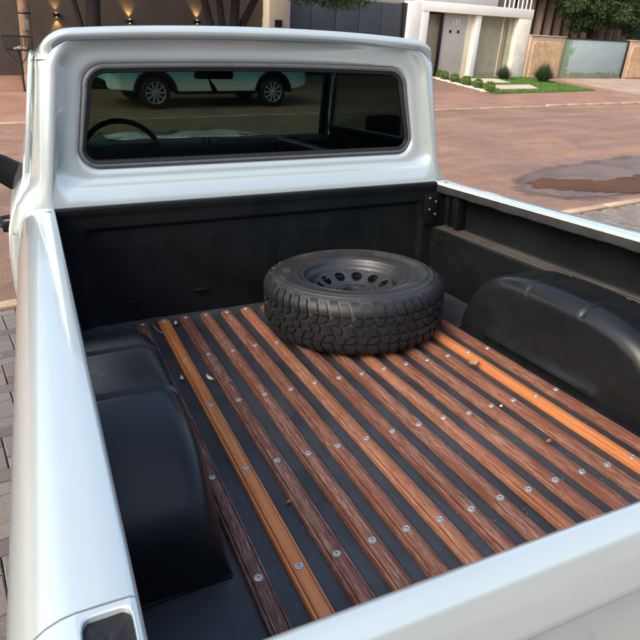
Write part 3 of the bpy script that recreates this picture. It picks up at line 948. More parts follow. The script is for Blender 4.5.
# drip rails, doors, pillars, door glass
for sx in (1, -1):
    m = MB(); m.tube([(sx * 0.953, 0.20, 0.62), (sx * 0.938, 0.19, 0.70), (sx * 0.916, 0.19, 0.82), (sx * 0.889, 0.19, 0.96), (sx * 0.872, 0.20, 1.045), (sx * 0.866, 0.3, 1.062), (sx * 0.862, 1.0, 1.06), (sx * 0.85, 1.2, 1.03), (sx * 0.90, 1.36, 0.75)], 0.009, 8)
    tpart('drip_rail', m, paint)
    dp = [(0.932, 0.665), (0.946, 0.672), (0.958, 0.66), (0.972, 0.60), (0.998, 0.535), (1.030, 0.475), (1.052, 0.41), (1.064, 0.32), (1.070, 0.18), (1.068, 0.02), (1.060, -0.14), (1.04, -0.27), (1.0, -0.36)]
    m = MB()
    P = []
    for y, o in ((0.262, -0.09), (0.262, -0.006), (0.268, 0.0), (0.6, 0.004), (1.0, 0.004), (1.30, 0.0), (1.306, -0.006), (1.306, -0.03)):
        P.append([(sx * (x + o), y - 0.12 * sstep(0.66, 0.3, z) * (1 if y < 0.5 else 0), z) for x, z in dp])
    m.grid(P)
    door = tpart('door', m, paint, smooth=40)
    m = MB(); m.grid([[(sx * (x - 0.07), y, z) for x, z in dp] for y in (0.2, 1.32)])
    m.build('door_trim', interior_dark, door)
    m = MB(); m.cbox((min(sx * 1.045, sx * 1.078), 0.215, 0.385), (max(sx * 1.045, sx * 1.078), 0.255, 0.425), 0.006)
    m.tube([(sx * 1.06, 0.235, 0.405), (sx * 1.085, 0.25, 0.41), (sx * 1.085, 0.36, 0.415), (sx * 1.05, 0.385, 0.415)], [0.009, 0.010, 0.010, 0.008], 8)
    m.build('door_handle', black_plastic, door)
    # corner panel between bed and door, below the waistline
    m = MB()
    m.grid([[(sx * (x + o), y, z) for x, z in dp if z < 0.43] for y, o in ((0.045, -0.06), (0.047, -0.030), (0.060, -0.015), (0.09, -0.006), (0.135, -0.004))])
    tpart('cab_corner', m, paint, smooth=50)
    # window frame bars
    m = MB()
    m.tube([(sx * 0.93, 0.34, 0.66), (sx * 0.90, 0.35, 0.85), (sx * 0.845, 0.38, 1.045), (sx * 0.835, 0.45, 1.065), (sx * 0.83, 1.05, 1.065), (sx * 0.84, 1.10, 1.045), (sx * 0.915, 1.34, 0.66)], 0.016, 8)
    tpart('door_frame', m, paint)
    m = MB()
    P = []
    for t in np.linspace(0, 1, 8):
        x = 0.925 - 0.085 * t - 0.0 * t; z = 0.655 + 0.40 * t
        P.append([(sx * x, y, z) for y in np.linspace(0.33 + 0.05 * t, 1.35 - 0.25 * t, 6)])
    m.grid(P)
    tpart('door_window', m, side_glass)
    # windscreen pillar
    m = MB(); m.tube([(sx * 0.915, 1.46, 0.60), (sx * 0.88, 1.37, 0.75), (sx * 0.835, 1.22, 1.0), (sx * 0.80, 1.15, 1.09)], [0.035, 0.030, 0.028, 0.03], 10)
    tpart('windscreen_pillar', m, [interior_dark])
    # side mirror
    m = MB()
    m.grid([[(sx * x, y, z) for y, z in ((1.10, z1), (1.20, z1), (1.22, (z0 + z1) / 2), (1.20, z0), (1.10, z0), (1.08, (z0 + z1) / 2))] for x, z0, z1 in ((0.97, 0.40, 0.52), (1.02, 0.385, 0.545), (1.06, 0.41, 0.57), (1.11, 0.45, 0.59))], closed_v=True)
    mo = tpart('side_mirror', m, black_plastic)
    m = MB(); m.cbox((sx * 1.20 - 0.11, 1.08, 0.46), (sx * 1.20 + 0.11, 1.20, 0.74), 0.03, seg=4)
    m.build('mirror_housing', black_plastic, mo)
    m = MB(); m.cbox((sx * 1.20 - 0.095, 1.072, 0.49), (sx * 1.20 + 0.095, 1.079, 0.71), 0.003)
    m.build('mirror_glass', black_plastic, mo)
# windscreen
m = MB(); P = []
for t in np.linspace(0, 1, 10):
    hw = 0.90 - 0.10 * t
    P.append([(x, 1.47 - 0.31 * t + 0.09 * (1 - (x / hw) ** 2), 0.60 + 0.49 * t) for x in np.linspace(-hw, hw, 24)])
m.grid(P)
tpart('windscreen', m, screen_glass)
# dashboard
dpf = [(0.98, 0.25), (1.02, 0.42), (1.00, 0.50), (1.01, 0.575), (1.04, 0.603), (1.10, 0.612), (1.30, 0.612), (1.50, 0.598), (1.58, 0.56)]
m = MB(); P = [[(x, y + 0.03 * (x / 0.9) ** 2, z + 0.018 * math.exp(-((x + 0.5) / 0.22) ** 4) * (1 if 0.5 < z and y < 1.2 else 0)) for y, z in dpf] for x in np.linspace(-0.89, 0.89, 60)]
m.grid(P)
dash = tpart('dashboard', m, interior_dark)
m = MB(); m.cbox((0.10, 1.13, 0.613), (0.60, 1.20, 0.622), 0.004)
m.build('air_vent', black_plastic, dash)
for x in (-0.02, 0.012):
    m = MB(); m.lathe([(0.0001, 0.03), (0.008, 0.03), (0.010, 0.0)], 10, c=(x, 1.06, 0.612)); m.build('knob', black_plastic, dash)
m = MB(); m.cbox((0.40, 0.975, 0.46), (0.86, 0.995, 0.585), 0.006); m.build('glove_box', simple('brown_grey_panel', (0.06, 0.05, 0.045), 0.5, 0, 0.2, 10), dash)
# steering wheel
m = MB()
SWC = Vector((-0.505, 0.80, 0.585)); RM = Matrix.Rotation(R_(62), 3, 'X')
ringp = [SWC + RM @ Vector((0.195 * math.cos(t), 0.195 * math.sin(t), 0)) for t in np.linspace(0, 2 * math.pi, 48, endpoint=False)]
m.tube(ringp, 0.0135, 10, closed=True)
sw = tpart('steering_wheel', m, black_plastic)
for a in (25, 155, 270):
    m = MB(); m.tube([SWC + RM @ Vector((0.19 * math.cos(R_(a)), 0.19 * math.sin(R_(a)), 0)), SWC + RM @ Vector((0.10 * math.cos(R_(a)), 0.10 * math.sin(R_(a)), -0.02)), SWC + RM @ Vector((0.02 * math.cos(R_(a)), 0.02 * math.sin(R_(a)), -0.03))], [0.012, 0.017, 0.03], 8)
    m.build('spoke', black_plastic, sw)
m = MB(); m.tube([SWC + RM @ Vector((0, 0, -0.005)), SWC + RM @ Vector((0, 0, -0.05)), SWC + RM @ Vector((0, 0, -0.30))], [0.045, 0.05, 0.03], 14)
m.build('steering_column', black_plastic, sw)
# interior mirror
m = MB(); m.cbox((-0.055, 1.035, 0.955), (0.165, 1.065, 1.022), 0.012, seg=3)
m.tube([(0.055, 1.06, 1.0), (0.055, 1.16, 1.07)], 0.008, 6)
tpart('rear_view_mirror', m, black_plastic)
# bench seat
m = MB(); m.cbox((-0.80, 0.20, 0.02), (0.80, 0.34, 0.60), 0.05, seg=4)
m.cbox((-0.80, 0.30, -0.06), (0.80, 0.78, 0.16), 0.05, seg=4)
tpart('bench_seat', m, interior_dark)
m = MB(); m.box((0, 0.85, -0.22), (1.86, 1.5, 0.03)); tpart('cab_floor', m, interior_dark)
# front end: bonnet, wings, grille
m = MB(); P = []
for y, hw, zc, ze in ((1.50, 0.80, 0.600, 0.560), (1.60, 0.80, 0.598, 0.555), (2.0, 0.79, 0.585, 0.54), (2.4, 0.77, 0.568, 0.52), (2.75, 0.75, 0.548, 0.50), (2.86, 0.74, 0.525, 0.48), (2.90, 0.73, 0.47, 0.44)):
    row = []
    for x in np.linspace(-1, 1, 31):
        z = ze + (zc - ze) * (1 - abs(x) ** 3) + 0.012 * math.exp(-((abs(x) - 0.62) / 0.10) ** 2)
        row.append((x * hw, y, z))
    P.append(row)
m.grid(P); tpart('bonnet', m, paint)
for sx in (1, -1):
    m = MB()
    wp = [(0.80, 0.548), (0.86, 0.55), (0.93, 0.535), (0.985, 0.49), (1.012, 0.42), (1.02, 0.30), (1.022, 0.08), (1.015, -0.12), (1.0, -0.26)]
    m.grid([[(sx * (x - q), y, z - dz) for x, z in wp] for y, q, dz in ((1.312, 0.0, 0), (1.7, 0, 0.005), (2.2, 0.005, 0.022), (2.7, 0.012, 0.05), (2.90, 0.03, 0.075), (2.95, 0.07, 0.10))])
    tpart('front_wing', m, paint)
    m = MB(); m.lathe([(0.001, 2.985), (0.06, 2.98), (0.085, 2.97), (0.095, 2.95)], 20, axis='y', c=(sx * 0.78, 0, 0.25)); tpart('headlight', m, chrome)
m = MB(); m.box((0, 2.925, 0.24), (1.8, 0.04, 0.44)); 
for k in range(6): m.cbox((-0.62, 2.945, 0.08 + k * 0.06), (0.62, 2.965, 0.10 + k * 0.06), 0.004)
tpart('grille', m, black_plastic)
m = MB(); m.cbox((-1.0, 2.98, -0.28), (1.0, 3.10, -0.10), 0.04, seg=4); tpart('front_bumper', m, chrome)

# ================================================================== SPARE WHEEL
RT, WT = 0.378, 0.236
tyre_side = None
def tyre_material():
    m, nt, b = new_mat('worn_tyre_rubber')
    v = coords(nt)
    f = noise(nt, v, 7, 6, 0.65, 0.5)
    g = noise(nt, v, 160, 3, 0.6)
    c = ramp(nt, [(0.35, (0.019, 0.021, 0.024)), (0.58, (0.030, 0.030, 0.032)), (0.74, (0.085, 0.070, 0.058))], f).outputs[0]
    nt.links.new(c, b.inputs['Base Color'])
    b.inputs['Roughness'].default_value = 0.46
    bump(nt, b, g, 0.15, 0.001)
    return m
tyre_side = tyre_material()
tread_mat = simple('tread_rubber', (0.011, 0.012, 0.014), 0.52, 0, 0.3, 25, 0.1)
rim_mat = simple('dark_grey_steel_rim', (0.030, 0.035, 0.040), 0.40, 0.1, 0.3, 12, 0.03)
def tyre_profile():
    # (r, z), from inner bead top around to the bottom bead
    top = [(0.208, WT - 0.030), (0.214, WT - 0.020), (0.224, WT - 0.016), (0.232, WT - 0.0145), (0.236, WT - 0.0105), (0.242, WT - 0.0105), (0.245, WT - 0.012), (0.262, WT - 0.005), (0.285, WT - 0.001), (0.300, WT + 0.0), (0.3015, WT + 0.0015), (0.3045, WT + 0.0015), (0.306, WT - 0.0004), (0.322, WT - 0.003), (0.3235, WT - 0.0015), (0.327, WT - 0.002), (0.3285, WT - 0.0045), (0.338, WT - 0.0085), (0.348, WT - 0.0165), (0.356, WT - 0.027), (RT - 0.0105, WT - 0.042)]
    mid = [(RT - 0.0095, WT * 0.5)]
    bot = [(r, WT - z) for r, z in top[::-1]]
    return top + mid + bot
spare = empty('spare_wheel', mat=TRUCK @ Matrix.Translation((0.230, -0.362, 0.0008)) @ Matrix.Rotation(R_(14), 4, 'Z'))
tag(spare, 'all-terrain spare tyre on dark steel rim lying flat on the bed slats', 'spare wheel')
m = MB(); m.lathe(tyre_profile(), 160)
tyre = m.build('tyre', tyre_side, spare, 50)
# tread blocks
def tread(NP, blocks_scale=1.0):
    m = MB()
    pitch = 2 * math.pi / NP
    def blk(poly, z0, z1, th0, r_top=RT, r_bot=RT - 0.012, flip=False, shoulder=None):
        lo, hi = [], []
        cx = sum(p[0] for p in poly) / len(poly); cz = sum(p[1] for p in poly) / len(poly)
        for (s, q) in poly:
            for ring, k, r in ((lo, 1.0, r_bot), (hi, 0.92, r_top)):
                ss = cx + (s - cx) * k; qq = cz + (q - cz) * k
                z = z0 + (z1 - z0) * qq
                t = th0 + pitch * ss
                rr = r - 0.05 * ((z - WT / 2) / (WT / 2)) ** 4 * 0.12
                ring.append((rr * math.cos(t), rr * math.sin(t), z))
        m.grid([lo, hi], closed_v=True); m.fan(hi)
    for k in range(NP):
        t = k * pitch
        for top in (0, 1):
            def zz(z): return WT - z if top else z
            # shoulder lug, wrapping on to the sidewall
            off = 0.5 * top
            lug = []
            prof_ = [(RT - 0.013, 0.064), (RT - 0.0005, 0.062), (RT - 0.0005, 0.048), (RT - 0.006, 0.034), (RT - 0.013, 0.0235), (RT - 0.022, 0.0155), (RT - 0.031, 0.0115)]
            wid = 0.80 if k % 2 else 0.70
            ln = len(prof_) if k % 2 else len(prof_) - 1
            for (r, z) in prof_[:ln]:
                a0, a1 = t + pitch * (off + 0.06), t + pitch * (off + 0.06 + wid * (1 if z > 0.02 else 0.86))
                sk = pitch * 0.22 * (z - 0.045) / 0.03 * (1 if top else -1)
                a0 += sk; a1 += sk
                lug.append([(r * math.cos(a), r * math.sin(a), zz(z)) for a in (a0, (a0 + a1) / 2, a1)])
            m.grid(lug, flip=bool(top))
            for e in (0, 2):
                side = [row[e] for row in lug]
                low = [((x * (1 - 0.03)), y * (1 - 0.03), z + (0.004 if not top else -0.004)) for x, y, z in side]
                m.grid([side, low])
            rowi = lug[-1]; low = [(x * 0.985, y * 0.985, z + (0.006 if not top else -0.006)) for x, y, z in rowi]
            m.grid([rowi, low])
    # long curved blocks, two lug pitches each, parted by a zigzag sipe
    p2 = 2 * pitch
    def curvy(z0, z1, t0, sgn):
        def sk(s, q): return (s * 2 + sgn * 0.34 * (q - 0.5), q)
        left = [(0.05, 0.42), (0.09, 0.12), (0.22, 0.0), (0.46, 0.04), (0.49, 0.30), (0.43, 0.50), (0.48, 0.72), (0.44, 0.97), (0.20, 0.93), (0.11, 0.78)]
        right = [(0.51, 0.04), (0.78, 0.07), (0.88, 0.20), (0.92, 0.48), (0.98, 0.62), (0.94, 0.90), (0.78, 1.0), (0.50, 0.97), (0.54, 0.72), (0.49, 0.50), (0.55, 0.30)]
        for poly in (left, right):
            blk([sk(*p) for p in poly], z0, z1, t0)
    for k in range(NP // 2):
        t = k * p2
        curvy(0.0655, 0.0965, t, 1)
        curvy(WT / 2 - 0.0178, WT / 2 + 0.0178, t + p2 * 0.37, -1)
        curvy(WT - 0.0965, WT - 0.0655, t + p2 * 0.7, 1)
    return m
tm = tread(56)
tr_o = tm.build('tread', tread_mat, tyre, 30); tag(tr_o, kind='stuff')
# sidewall marks: raised bars and figures
rib_mat = simple('grey_rubber_marks', (0.060, 0.060, 0.062), 0.6, 0, 0.2, 40)
def bar(a, da, r0, r1, h=0.0016):
    m = MB()
    zt = lambda r: WT - 0.0005 - (0.003 if r > 0.306 else 0) - max(0, 0.29 - r) * 0.16
    pts = [(r0, a - da), (r1, a - da), (r1, a + da), (r0, a + da)]
    lo = [(r * math.cos(t), r * math.sin(t), zt(r) - 0.002) for r, t in pts]
    hi = [(r * math.cos(t), r * math.sin(t), zt(r) + h) for r, t in pts]
    m.grid([lo, hi], closed_v=True); m.fan(hi)
    m.build('sidewall_rib', rib_mat, tyre, 30)
for k in range(26):
    bar(R_(-22 + k * 2.0), R_(0.55), 0.268, 0.294)
for a0 in (95, 230, 320):
    for k in range(7):
        bar(R_(a0 + k * 5.2), R_(1.9), 0.309, 0.319, 0.001)
def text_mesh(txt, size, ext=0.001):
    cu = bpy.data.curves.new('txt', 'FONT'); cu.body = txt; cu.size = size; cu.extrude = ext; cu.align_x = 'CENTER'; cu.resolution_u = 3
    o = bpy.data.objects.new('txt', cu); COL.objects.link(o)
    dg = bpy.context.evaluated_depsgraph_get()
    me = bpy.data.meshes.new_from_object(o.evaluated_get(dg))
    bpy.data.objects.remove(o); bpy.data.curves.remove(cu)
    return me
tme = text_mesh('100', 0.052)
aC = math.radians(145)
for v in tme.vertices:
    r = 0.264 + v.co.y; a = aC - v.co.x / 0.28
    z = WT - 0.0005 - max(0, 0.29 - r) * 0.16 + v.co.z + 0.0002
    v.co = (r * math.cos(a), r * math.sin(a), z)
tme.materials.clear(); tme.materials.append(MATS['grey_rubber_marks'])
obj('sidewall_figures', tme, tyre)
# rim
m = MB()
ZD = WT - 0.072
m.lathe([(0.2035, WT - 0.040), (0.2175, WT - 0.030), (0.2195, WT - 0.022), (0.217, WT - 0.016), (0.212, WT - 0.0155), (0.2085, WT - 0.020), (0.206, WT - 0.030), (0.2015, WT - 0.040), (0.196, WT - 0.043), (0.190, WT - 0.050), (0.186, WT - 0.075), (0.180, WT - 0.083), (0.172, WT - 0.0845)], 120)
m.lathe([(0.2035, 0.040), (0.2175, 0.030), (0.2195, 0.022), (0.217, 0.016), (0.2085, 0.020), (0.19, 0.05), (0.186, 0.16)], 60)
rim = m.build('rim', rim_mat, spare, 45)
# disc with oval vent holes
m = MB()
NH = 11
def disc_z(r):
    if r > 0.164: return WT - 0.0845 + 0.038 * sstep(0.174, 0.164, r)
    if r > 0.100: return WT - 0.0905 + 0.044 * (r - 0.100) / 0.064
    if r > 0.091: return WT - 0.0905 + 0.010 * sstep(0.100, 0.091, r)
    return WT - 0.0805 - 0.006 * sstep(0.088, 0.078, r)
for k in range(NH):
    tc = 2 * math.pi * (k + 0.3) / NH
    ht = math.pi / NH
    rc, hr, ha = 0.1335, 0.0205, 0.0235 / 0.1335
    rows = []
    nn = 32
    for lam in (0.0, 0.35, 0.7, 1.0):
        row = []
        for q in range(nn):
            t = 2 * math.pi * (q + 0.5) / nn
            ct, st = math.cos(t), math.sin(t)
            s1 = max(abs(ct), abs(st))
            ie = (rc + hr * ct, ha * st)
            oe = (rc + (0.172 - rc if ct > 0 else rc - 0.100) * ct / s1, ht * st / s1)
            r = oe[0] + (ie[0] - oe[0]) * lam; a = tc + oe[1] + (ie[1] - oe[1]) * lam
            z = disc_z(r) - (0.002 if lam == 1.0 else 0)
            row.append((r * math.cos(a), r * math.sin(a), z))
        rows.append(row)
    rows.append([(x, y, z - 0.003) for x, y, z in rows[-1]])
    m.grid(rows, closed_v=True)
m.lathe([(r, disc_z(r)) for r in (0.100, 0.098, 0.096, 0.094, 0.092, 0.091, 0.088, 0.086, 0.083, 0.080, 0.077, 0.060, 0.050)] + [(0.0465, WT - 0.0875), (0.0455, WT - 0.091), (0.0455, WT - 0.106)], 72)
disc = m.build('disc', rim_mat, rim, 40)
bh = MB(); bh.lathe([(0.0001, 0.0012), (0.0085, 0.0012), (0.0085, -0.002)], 14); bhm = bh.mesh('bolt_hole', dark_hole)  # flat dark disc, the shade of a bolt hole put into its colour
for k in range(6):
    a = 2 * math.pi * (k + 0.2) / 6
    obj('bolt_hole', bhm, rim, (0.066 * math.cos(a), 0.066 * math.sin(a), WT - 0.0868))
m = MB(); m.lathe([(0.0001, 0.03), (0.18, 0.03), (0.186, 0.05)], 40); m.build('inner_drum', dark_hole, rim)  # added dark backing, painted shade seen through the vent holes

# road wheels of the truck (the same tyre section, upright under the arches)
wm = MB(); wm.lathe(tyre_profile(), 64); wme = wm.mesh('road_tyre', tyre_side, 50)
hm = MB(); hm.lathe([(0.0001, WT - 0.05), (0.05, WT - 0.05), (0.055, WT - 0.075), (0.15, WT - 0.06), (0.19, WT - 0.09), (0.205, WT - 0.03), (0.217, WT - 0.016), (0.2185, WT - 0.03)], 48); hme = hm.mesh('road_rim', rim_mat, 40)
for sx in (1, -1):
    for y in (-1.035, 1.98):
        o = obj('road_wheel', wme, truck, Vector((sx * 0.76, y, RT)) if True else None, (0, R_(90 * sx), 0))
        obj('road_rim', hme, o)

# ---- litter on the bed: a dry leaf, curls of torn film, a chip of wood
def curled(name, L, W, curl, mat, pos, rz, label, cat, group=None, seed=0, tilt=0.0):
    m = MB(); P = []
    for i in range(9):
        t = i / 8 - 0.5
        row = []
        wd = W * (1 - (2 * abs(t)) ** 2.2 * 0.9)
        for j in range(5):
            s = j / 4 - 0.5
            row.append((t * L, s * wd, curl * (2 * abs(t)) ** 2 + curl * 0.7 * (2 * abs(s)) ** 2 + 0.003 * mnoise.noise(Vector((t * 4, s * 4, seed)))))
        P.append(row)
    m.grid(P)
    P2 = [[(x, y, z - 0.0006) for x, y, z in r] for r in P]
    m.grid(P2, flip=True)
    o = m.build(name, mat, None, 40)
    o.matrix_world = TRUCK @ Matrix.Translation(pos) @ Matrix.Rotation(rz, 4, 'Z') @ Matrix.Rotation(tilt, 4, 'X')
    return tag(o, label, cat, group)
leaf_m = simple('dry_leaf', (0.30, 0.21, 0.10), 0.7, 0, 0.4, 60)
film_m = simple('pale_film', (0.62, 0.57, 0.46), 0.5, 0, 0.2, 60)
chip_m = simple('wood_chip', (0.25, 0.12, 0.06), 0.7, 0, 0.3, 80)
def tb(u, v, z):   # pixel-free: positions given in truck metres
    return Vector((u, v, z))
curled('dry_leaf', 0.060, 0.026, 0.010, leaf_m, (0.455, -0.905, 0.003), 0.3, 'curled tan dry leaf between orange slat and tyre', 'leaf', seed=1)
curled('torn_film', 0.050, 0.013, 0.008, film_m, (-0.468, -0.635, 0.002), 1.9, 'pale scrap of torn film right of the left orange slat', 'scrap', seed=2)
curled('torn_film', 0.034, 0.011, 0.007, film_m, (-0.553, -0.565, -0.014), 1.5, 'small pale scrap of film beside the left wheel arch', 'scrap', seed=3)
curled('torn_film', 0.036, 0.012, 0.006, film_m, (-0.470, -0.060, -0.010), 1.2, 'pale scrap of film at the front end of left orange slat', 'scrap', seed=4)
curled('wood_chip', 0.020, 0.010, 0.003, chip_m, (-0.447, -1.330, -0.016), 0.8, 'small brown wood chip beside the third slat from left', 'wood chip', seed=5)
curled('wood_chip', 0.026, 0.013, 0.003, chip_m, (0.345, -1.405, 0.002), 0.2, 'reddish wood chip lying among the right hand slats', 'wood chip', seed=6)
curled('paper_crumb', 0.016, 0.010, 0.003, film_m, (0.372, -1.165, -0.016), 0.5, 'tiny white crumb beside a screw near right orange slat', 'scrap', seed=8)
m = MB()
m.tube([TRUCK @ Vector(p) for p in ((-0.560, -0.03, -0.015), (-0.550, -0.10, -0.012), (-0.520, -0.17, -0.014), (-0.530, -0.26, -0.015), (-0.500, -0.38, -0.016), (-0.505, -0.45, -0.016))], 0.0012, 5)
tag(m.build('loose_thread', film_m), 'thin pale thread on the floor left of left orange slat', 'thread')
# ornament hanging from the cab mirror
m = MB()
for q, (x, y, z) in enumerate(((0.02, 1.04, 0.945), (0.032, 1.04, 0.92), (0.042, 1.045, 0.895), (0.05, 1.04, 0.872))):
    pass
m.tube([(0.02, 1.03, 0.957), (0.03, 1.03, 0.935), (0.038, 1.03, 0.92), (0.052, 1.03, 0.893), (0.056, 1.03, 0.885)], [0.004, 0.008, 0.013, 0.014, 0.006], 8)
o = m.build('hanging_charm', simple('straw_charm', (0.55, 0.5, 0.3), 0.6, 0, 0.2, 50))
o.matrix_world = TRUCK
tag(o, 'straw coloured charm dangling under the cab mirror', 'charm')

# grit and dust crumbs swept into the floor channels
gv, gf = [], []
for i in range(380):
    sl_ = random.randrange(0, 13)
    x = (sl_ + 1 - 7.5) * 0.093 + 0.0465 + random.uniform(-0.021, 0.021); y = random.uniform(-2.05, -0.02)
    if math.hypot(x - 0.23, y + 0.362) < 0.33: continue
    s = random.uniform(0.0006, 0.0020); o = len(gv)
    P_ = [(x - s, y, ZFL + s), (x + s, y, ZFL + s), (x, y - s, ZFL + s), (x, y + s, ZFL + s), (x, y, ZFL + 2.2 * s)]
    gv += [tuple(TRUCK @ Vector(p)) for p in P_]
    gf += [(o + a_, o + b_, o + 4) for a_, b_ in ((0, 2), (2, 1), (1, 3), (3, 0))]
me = bpy.data.meshes.new('grit'); me.from_pydata(gv, [], gf); me.materials.append(simple('tan_grit', (0.30, 0.23, 0.17), 0.9, 0, 0.3, 50))
tag(obj('grit', me), 'tan grit scattered in the floor channels', 'grit', kind='stuff')

# ================================================================== BACKGROUND
def leaf_mat(name, cols, trans=0.25):
    m, nt, b = new_mat(name)
    geo = nt.nodes.new('ShaderNodeNewGeometry')
    c = ramp(nt, [(0.0, cols[0]), (0.5, cols[1]), (1.0, cols[2])], geo.outputs['Random Per Island']).outputs[0]
    nt.links.new(c, b.inputs['Base Color'])
    b.inputs['Roughness'].default_value = 0.5
    tl = nt.nodes.new('ShaderNodeBsdfTranslucent')
    nt.links.new(c, tl.inputs[0])
    mx = nt.nodes.new('ShaderNodeMixShader'); mx.inputs[0].default_value = trans
    nt.links.new(b.outputs[0], mx.inputs[1]); nt.links.new(tl.outputs[0], mx.inputs[2])
    nt.links.new(mx.outputs[0], nt.nodes['Material Output'].inputs[0])
    return m
m_leaf = leaf_mat('mango_leaf', ((0.022, 0.050, 0.014), (0.040, 0.085, 0.022), (0.070, 0.125, 0.035)))
m_leaf2 = leaf_mat('street_tree_leaf', ((0.030, 0.058, 0.018), (0.050, 0.090, 0.026), (0.09, 0.14, 0.045)))
m_box = leaf_mat('box_leaf', ((0.08, 0.13, 0.018), (0.14, 0.22, 0.03), (0.22, 0.33, 0.055)))
m_spike = leaf_mat('grey_green_blade', ((0.05, 0.085, 0.04), (0.085, 0.135, 0.065), (0.13, 0.18, 0.09)))
m_grass = leaf_mat('grass_blade', ((0.055, 0.13, 0.02), (0.09, 0.20, 0.03), (0.13, 0.27, 0.05)))
m_bark = simple('dark_bark', (0.010, 0.008, 0.007), 0.9, 0, 0.4, 9, 0.6, bdist=0.02)
def leaves(name, clumps, n, size, mat, parent, flat=0.5, hollow=0.35, narrow=0.32):
    """many leaf-sized faces through the clumps (cx, cy, cz, rx, ry, rz)"""
    cl = np.array(clumps, float)
    wts = cl[:, 3] * cl[:, 4] * cl[:, 5]; wts = wts ** 0.8; wts /= wts.sum()
    idx = rng.choice(len(cl), n, p=wts)
    d = rng.normal(size=(n, 3)); d /= np.linalg.norm(d, axis=1)[:, None]
    rad = (hollow + (1 - hollow) * rng.random(n) ** 0.6)
    ctr = cl[idx, :3] + d * cl[idx, 3:] * rad[:, None]
    ax = rng.normal(size=(n, 3)); ax[:, 2] = ax[:, 2] * 0.6 - 0.35
    ax = ax * 0.7 + d * 0.8; ax /= np.linalg.norm(ax, axis=1)[:, None]
    nr = rng.normal(size=(n, 3)) * (1 - flat) + d * 0.5 + np.array([0, 0, 0.7]) * flat
    sd_ = np.cross(ax, nr); sd_ /= np.linalg.norm(sd_, axis=1)[:, None] + 1e-9
    up = np.cross(sd_, ax)
    L = size * (0.6 + 0.8 * rng.random(n))[:, None]; W_ = L * narrow
    a = ctr - ax * L * 0.5; b_ = ctr + ax * L * 0.5 - up * L * 0.12
    l = ctr + sd_ * W_ * 0.5 + up * L * 0.06; r = ctr - sd_ * W_ * 0.5 + up * L * 0.06
    V = np.stack([a, l, b_, r], 1).reshape(-1, 3)
    me = bpy.data.meshes.new(name)
    me.from_pydata(V.tolist(), [], [(4 * i, 4 * i + 1, 4 * i + 2, 4 * i + 3) for i in range(n)])
    me.materials.append(mat)
    return obj(name, me, parent)
def tree(label, loc, stems, clumps, n, size, mat, cat='tree', group=None, name='tree', hollow=0.35):
    root = empty(name, loc)
    tag(root, label, cat, group)
    for st in stems:
        m = MB(); m.tube([p[:3] for p in st], [p[3] for p in st], 10)
        m.build('trunk' if st[0][2] < 0.1 else 'limb', m_bark, root, 60)
    leaves('crown', clumps, n, size, mat, root, hollow=hollow)
    return root

# ---- dark boundary wall on the left with lit lamps
m_dwall = simple('grey_brown_render', (0.105, 0.090, 0.076), 0.85, 0, 0.15, 1.5, 0.2, bdist=0.004)
m = MB(); m.cbox((-30, 17.5, -0.1), (10.25, 17.8, 4.2), 0.01)
dw = m.build('boundary_wall', m_dwall)
tag(dw, 'tall dark grey-brown rendered wall with three lit lamps', 'wall')
m = MB(); m.cbox((-30, 17.44, 4.2), (10.25, 17.86, 4.3), 0.01); m.build('coping', m_dwall, dw)
def glow_mat(name, col, e):
    m, nt, b = new_mat(name)
    b.inputs['Emission Color'].default_value = (*col, 1); b.inputs['Emission Strength'].default_value = e
    b.inputs['Base Color'].default_value = (0.8, 0.6, 0.3, 1)
    return m
m_glow = glow_mat('lamp_glow', (1.0, 0.55, 0.16), 6.0)
for k, (x, z, lab) in enumerate(((2.99, 1.80, 'small black wall lamp with amber glow nearest the pole'), (5.28, 1.72, 'small black wall lamp with amber glow, middle of the three'), (7.66, 1.80, 'small black wall lamp with amber glow beside the tree stems'))):
    L = empty('wall_lamp', (x, 17.5, z)); tag(L, lab, 'lamp', 'lamps on the dark wall')
    m = MB(); m.cbox((-0.09, -0.13, -0.055), (0.09, -0.002, 0.055), 0.006); m.build('lamp_body', black_plastic, L)
    for s in (1, -1):
        m = MB(); m.lathe([(0.0001, 0), (0.03, 0), (0.03, -0.003)], 14, c=(0, -0.07, 0.058 * s + (0.002 if s > 0 else 0.001))); m.build('lamp_lens', m_glow, L)
        ld = bpy.data.lights.new('lamp_beam', 'SPOT'); ld.energy = 16 if (s > 0) == (k > 0) else 7; ld.color = (1.0, 0.56, 0.18); ld.spot_size = R_(80); ld.spot_blend = 0.7; ld.shadow_soft_size = 0.02
        lo = obj('lamp_beam', ld, L, (0, -0.075, 0.075 * s), (R_(180) if s > 0 else 0, 0, 0))

# ---- pole and litter basket
m_pole = simple('weathered_pole_wood', (0.17, 0.105, 0.065), 0.8, 0, 0.4, 6, 0.4, bdist=0.01)
pole = empty('utility_pole', (1.46, 13.9, ZF)); tag(pole, 'brown wooden utility pole behind the litter basket', 'pole')
m = MB(); m.tube([(0, 0, -0.05), (0.04, 0, 1.0), (0.10, 0, 2.2), (0.36, 0, 7.5)], [0.15, 0.15, 0.145, 0.12], 20); m.build('shaft', m_pole, pole, 60)
m = MB(); m.lathe([(0.152, -0.02), (0.156, -0.01), (0.156, 0.01), (0.152, 0.02)], 20, c=(0.085, 0, 1.85)); m.build('band', black_plastic, pole)
m = MB(); m.cbox((0.0, -0.19, 1.45), (0.14, -0.14, 1.70), 0.01); m.build('meter_plate', simple('grey_plate', (0.16, 0.15, 0.14), 0.6), pole)
m_iron = simple('black_iron', (0.02, 0.02, 0.02), 0.55, 0.3, 0.2, 30)
bk = empty('litter_basket', (1.215, 13.45, ZF)); tag(bk, 'black iron litter basket on a thin post at left', 'litter basket')
m = MB(); m.tube([(0, 0, -0.05), (0, 0, 1.02)], 0.028, 8); m.build('post', m_iron, bk)
